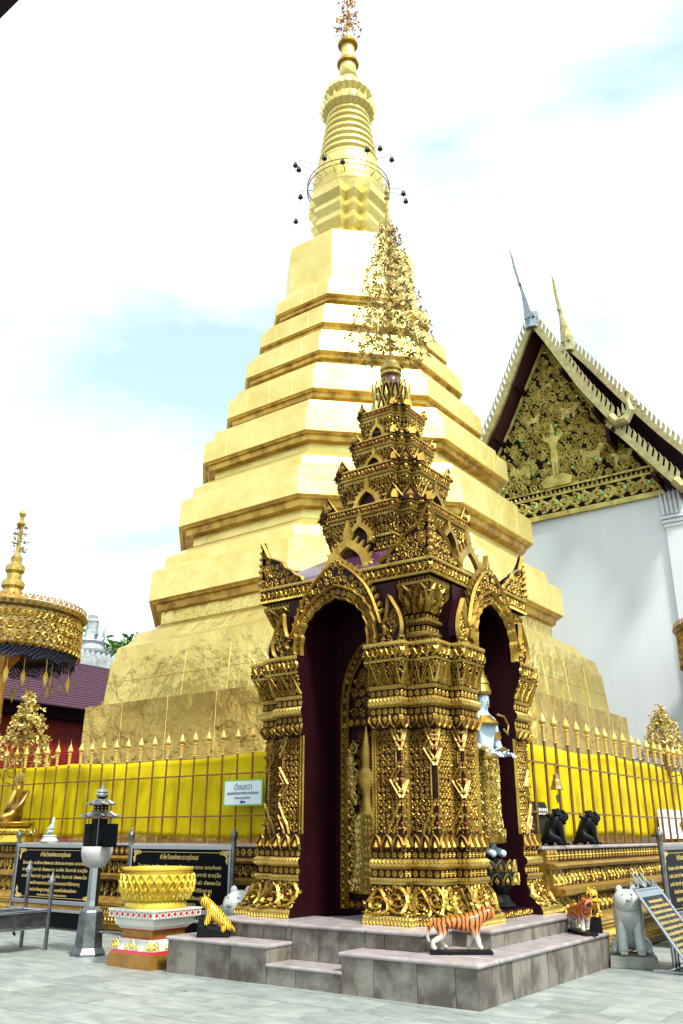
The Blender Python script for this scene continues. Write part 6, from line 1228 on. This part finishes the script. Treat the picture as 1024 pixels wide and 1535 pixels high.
for s in (-1, 1):
    wx, wy, wz = s * .12, -.22, .22; JH = {'p': (wx, wy, wz, .034, .018), 'q': (wx - s * .07, wy - .03, wz - .02 + .02 * (s > 0), .038, .018)}; BH = [('p', 'q')]
    for k in range(4): JH[f'a{k}'] = (wx - s * .11, wy - .06 + .022 * k, wz - .015 + .02 * (s > 0), .011); JH[f'b{k}'] = (wx - s * (.16 - .012 * abs(k - 1.5)), wy - .06 + .022 * k, wz - .02 + .02 * (s > 0), .009); BH += [('q', f'a{k}'), (f'a{k}', f'b{k}')]
    JH['t'] = (wx - s * .05, wy + .0, wz + .03, .012); JH['u'] = (wx - s * .10, wy - .01, wz + .045, .010); BH += [('p', 't'), ('t', 'u')]; skin('hand', JH, BH, 'p', 'gold', t, shift=(0, 0, .40))
b = MB(); b.ball((0, -.118, 1.225), .022, .7, 1, 1.2, 6, 4); b.build('nose', 'gold', t)
for s in (-1, 1): b = MB(); b.ball((s * .098, -.01, 1.205), .022, .5, .8, 2.4, 6, 5); b.build('ear', 'gold', t)
b = MB(); P = smooth_pts([(-.27, -.03, 1.02), (-.16, -.13, 1.0), (0, -.165, .86), (.14, -.15, .70), (.17, .02, .66), (.12, .14, .78), (-.05, .17, .98), (-.22, .10, 1.05), (-.27, -.03, 1.02)], 4); b.tube(P, .045, 6); b.build('shoulder_cloth', 'brass', t, smooth=True)
b = MB()
for j in range(5):
    for k in range(16): z_ = 1.27 + j * .035; r_ = [.103, .104, .098, .086, .068][j]; b.ball((r_ * cos(2 * PI * k / 16), r_ * 1.05 * sin(2 * PI * k / 16), z_), .020, seg=5, rg=3)
b.build('hair_curl', 'goldrim', t, kind='stuff')
t = thing('white_figurine', 'small white seated figurine on a round base beside the gold Buddha', 'figurine', W(-11.85, 3.66, 1.432), rz=-A)
b = MB(); b.lathe([(.17, 0), (.18, .03), (.14, .10), (.15, .13), (.12, .15)], 14); b.build('base', 'whitestone', t)
J = {'hip': (.02, 0, .18, .085), 'che': (.04, 0, .28, .06), 'nec': (.06, 0, .36, .035), 'hed': (.06, 0, .42, .045), 'top': (.07, 0, .50, .02), 'kn': (-.10, -.05, .18, .05), 'kn2': (-.10, .05, .18, .05), 'arm': (-.04, -.06, .25, .03), 'hand': (-.08, 0, .22, .025)}
skin('body', J, [('hip', 'che'), ('che', 'nec'), ('nec', 'hed'), ('hed', 'top'), ('hip', 'kn'), ('hip', 'kn2'), ('che', 'arm'), ('arm', 'hand')], 'hip', 'whitestone', t)
# ================================================================ DARK EAVE AT THE TOP LEFT
t = thing('roof_eave', 'dark timber roof eave corner jutting in at the top left', 'roof', (0, 0, 0), rz=0)
b = MB(); pl = [(-3.10, 9.12), (-3.25, 8.87), (-6.4, 8.3), (-6.4, 9.9), (-2.85, 9.5)]
b.prism(pl[::-1], lambda a, c: (a, 6.0, c), lambda a, c: (a, 3.6, c)); b.build('fascia', 'eave', t); b = MB(); b.box(-6.3, -6.0, 4.4, 4.7, 0, 8.5); b.build('post', 'eave', t)
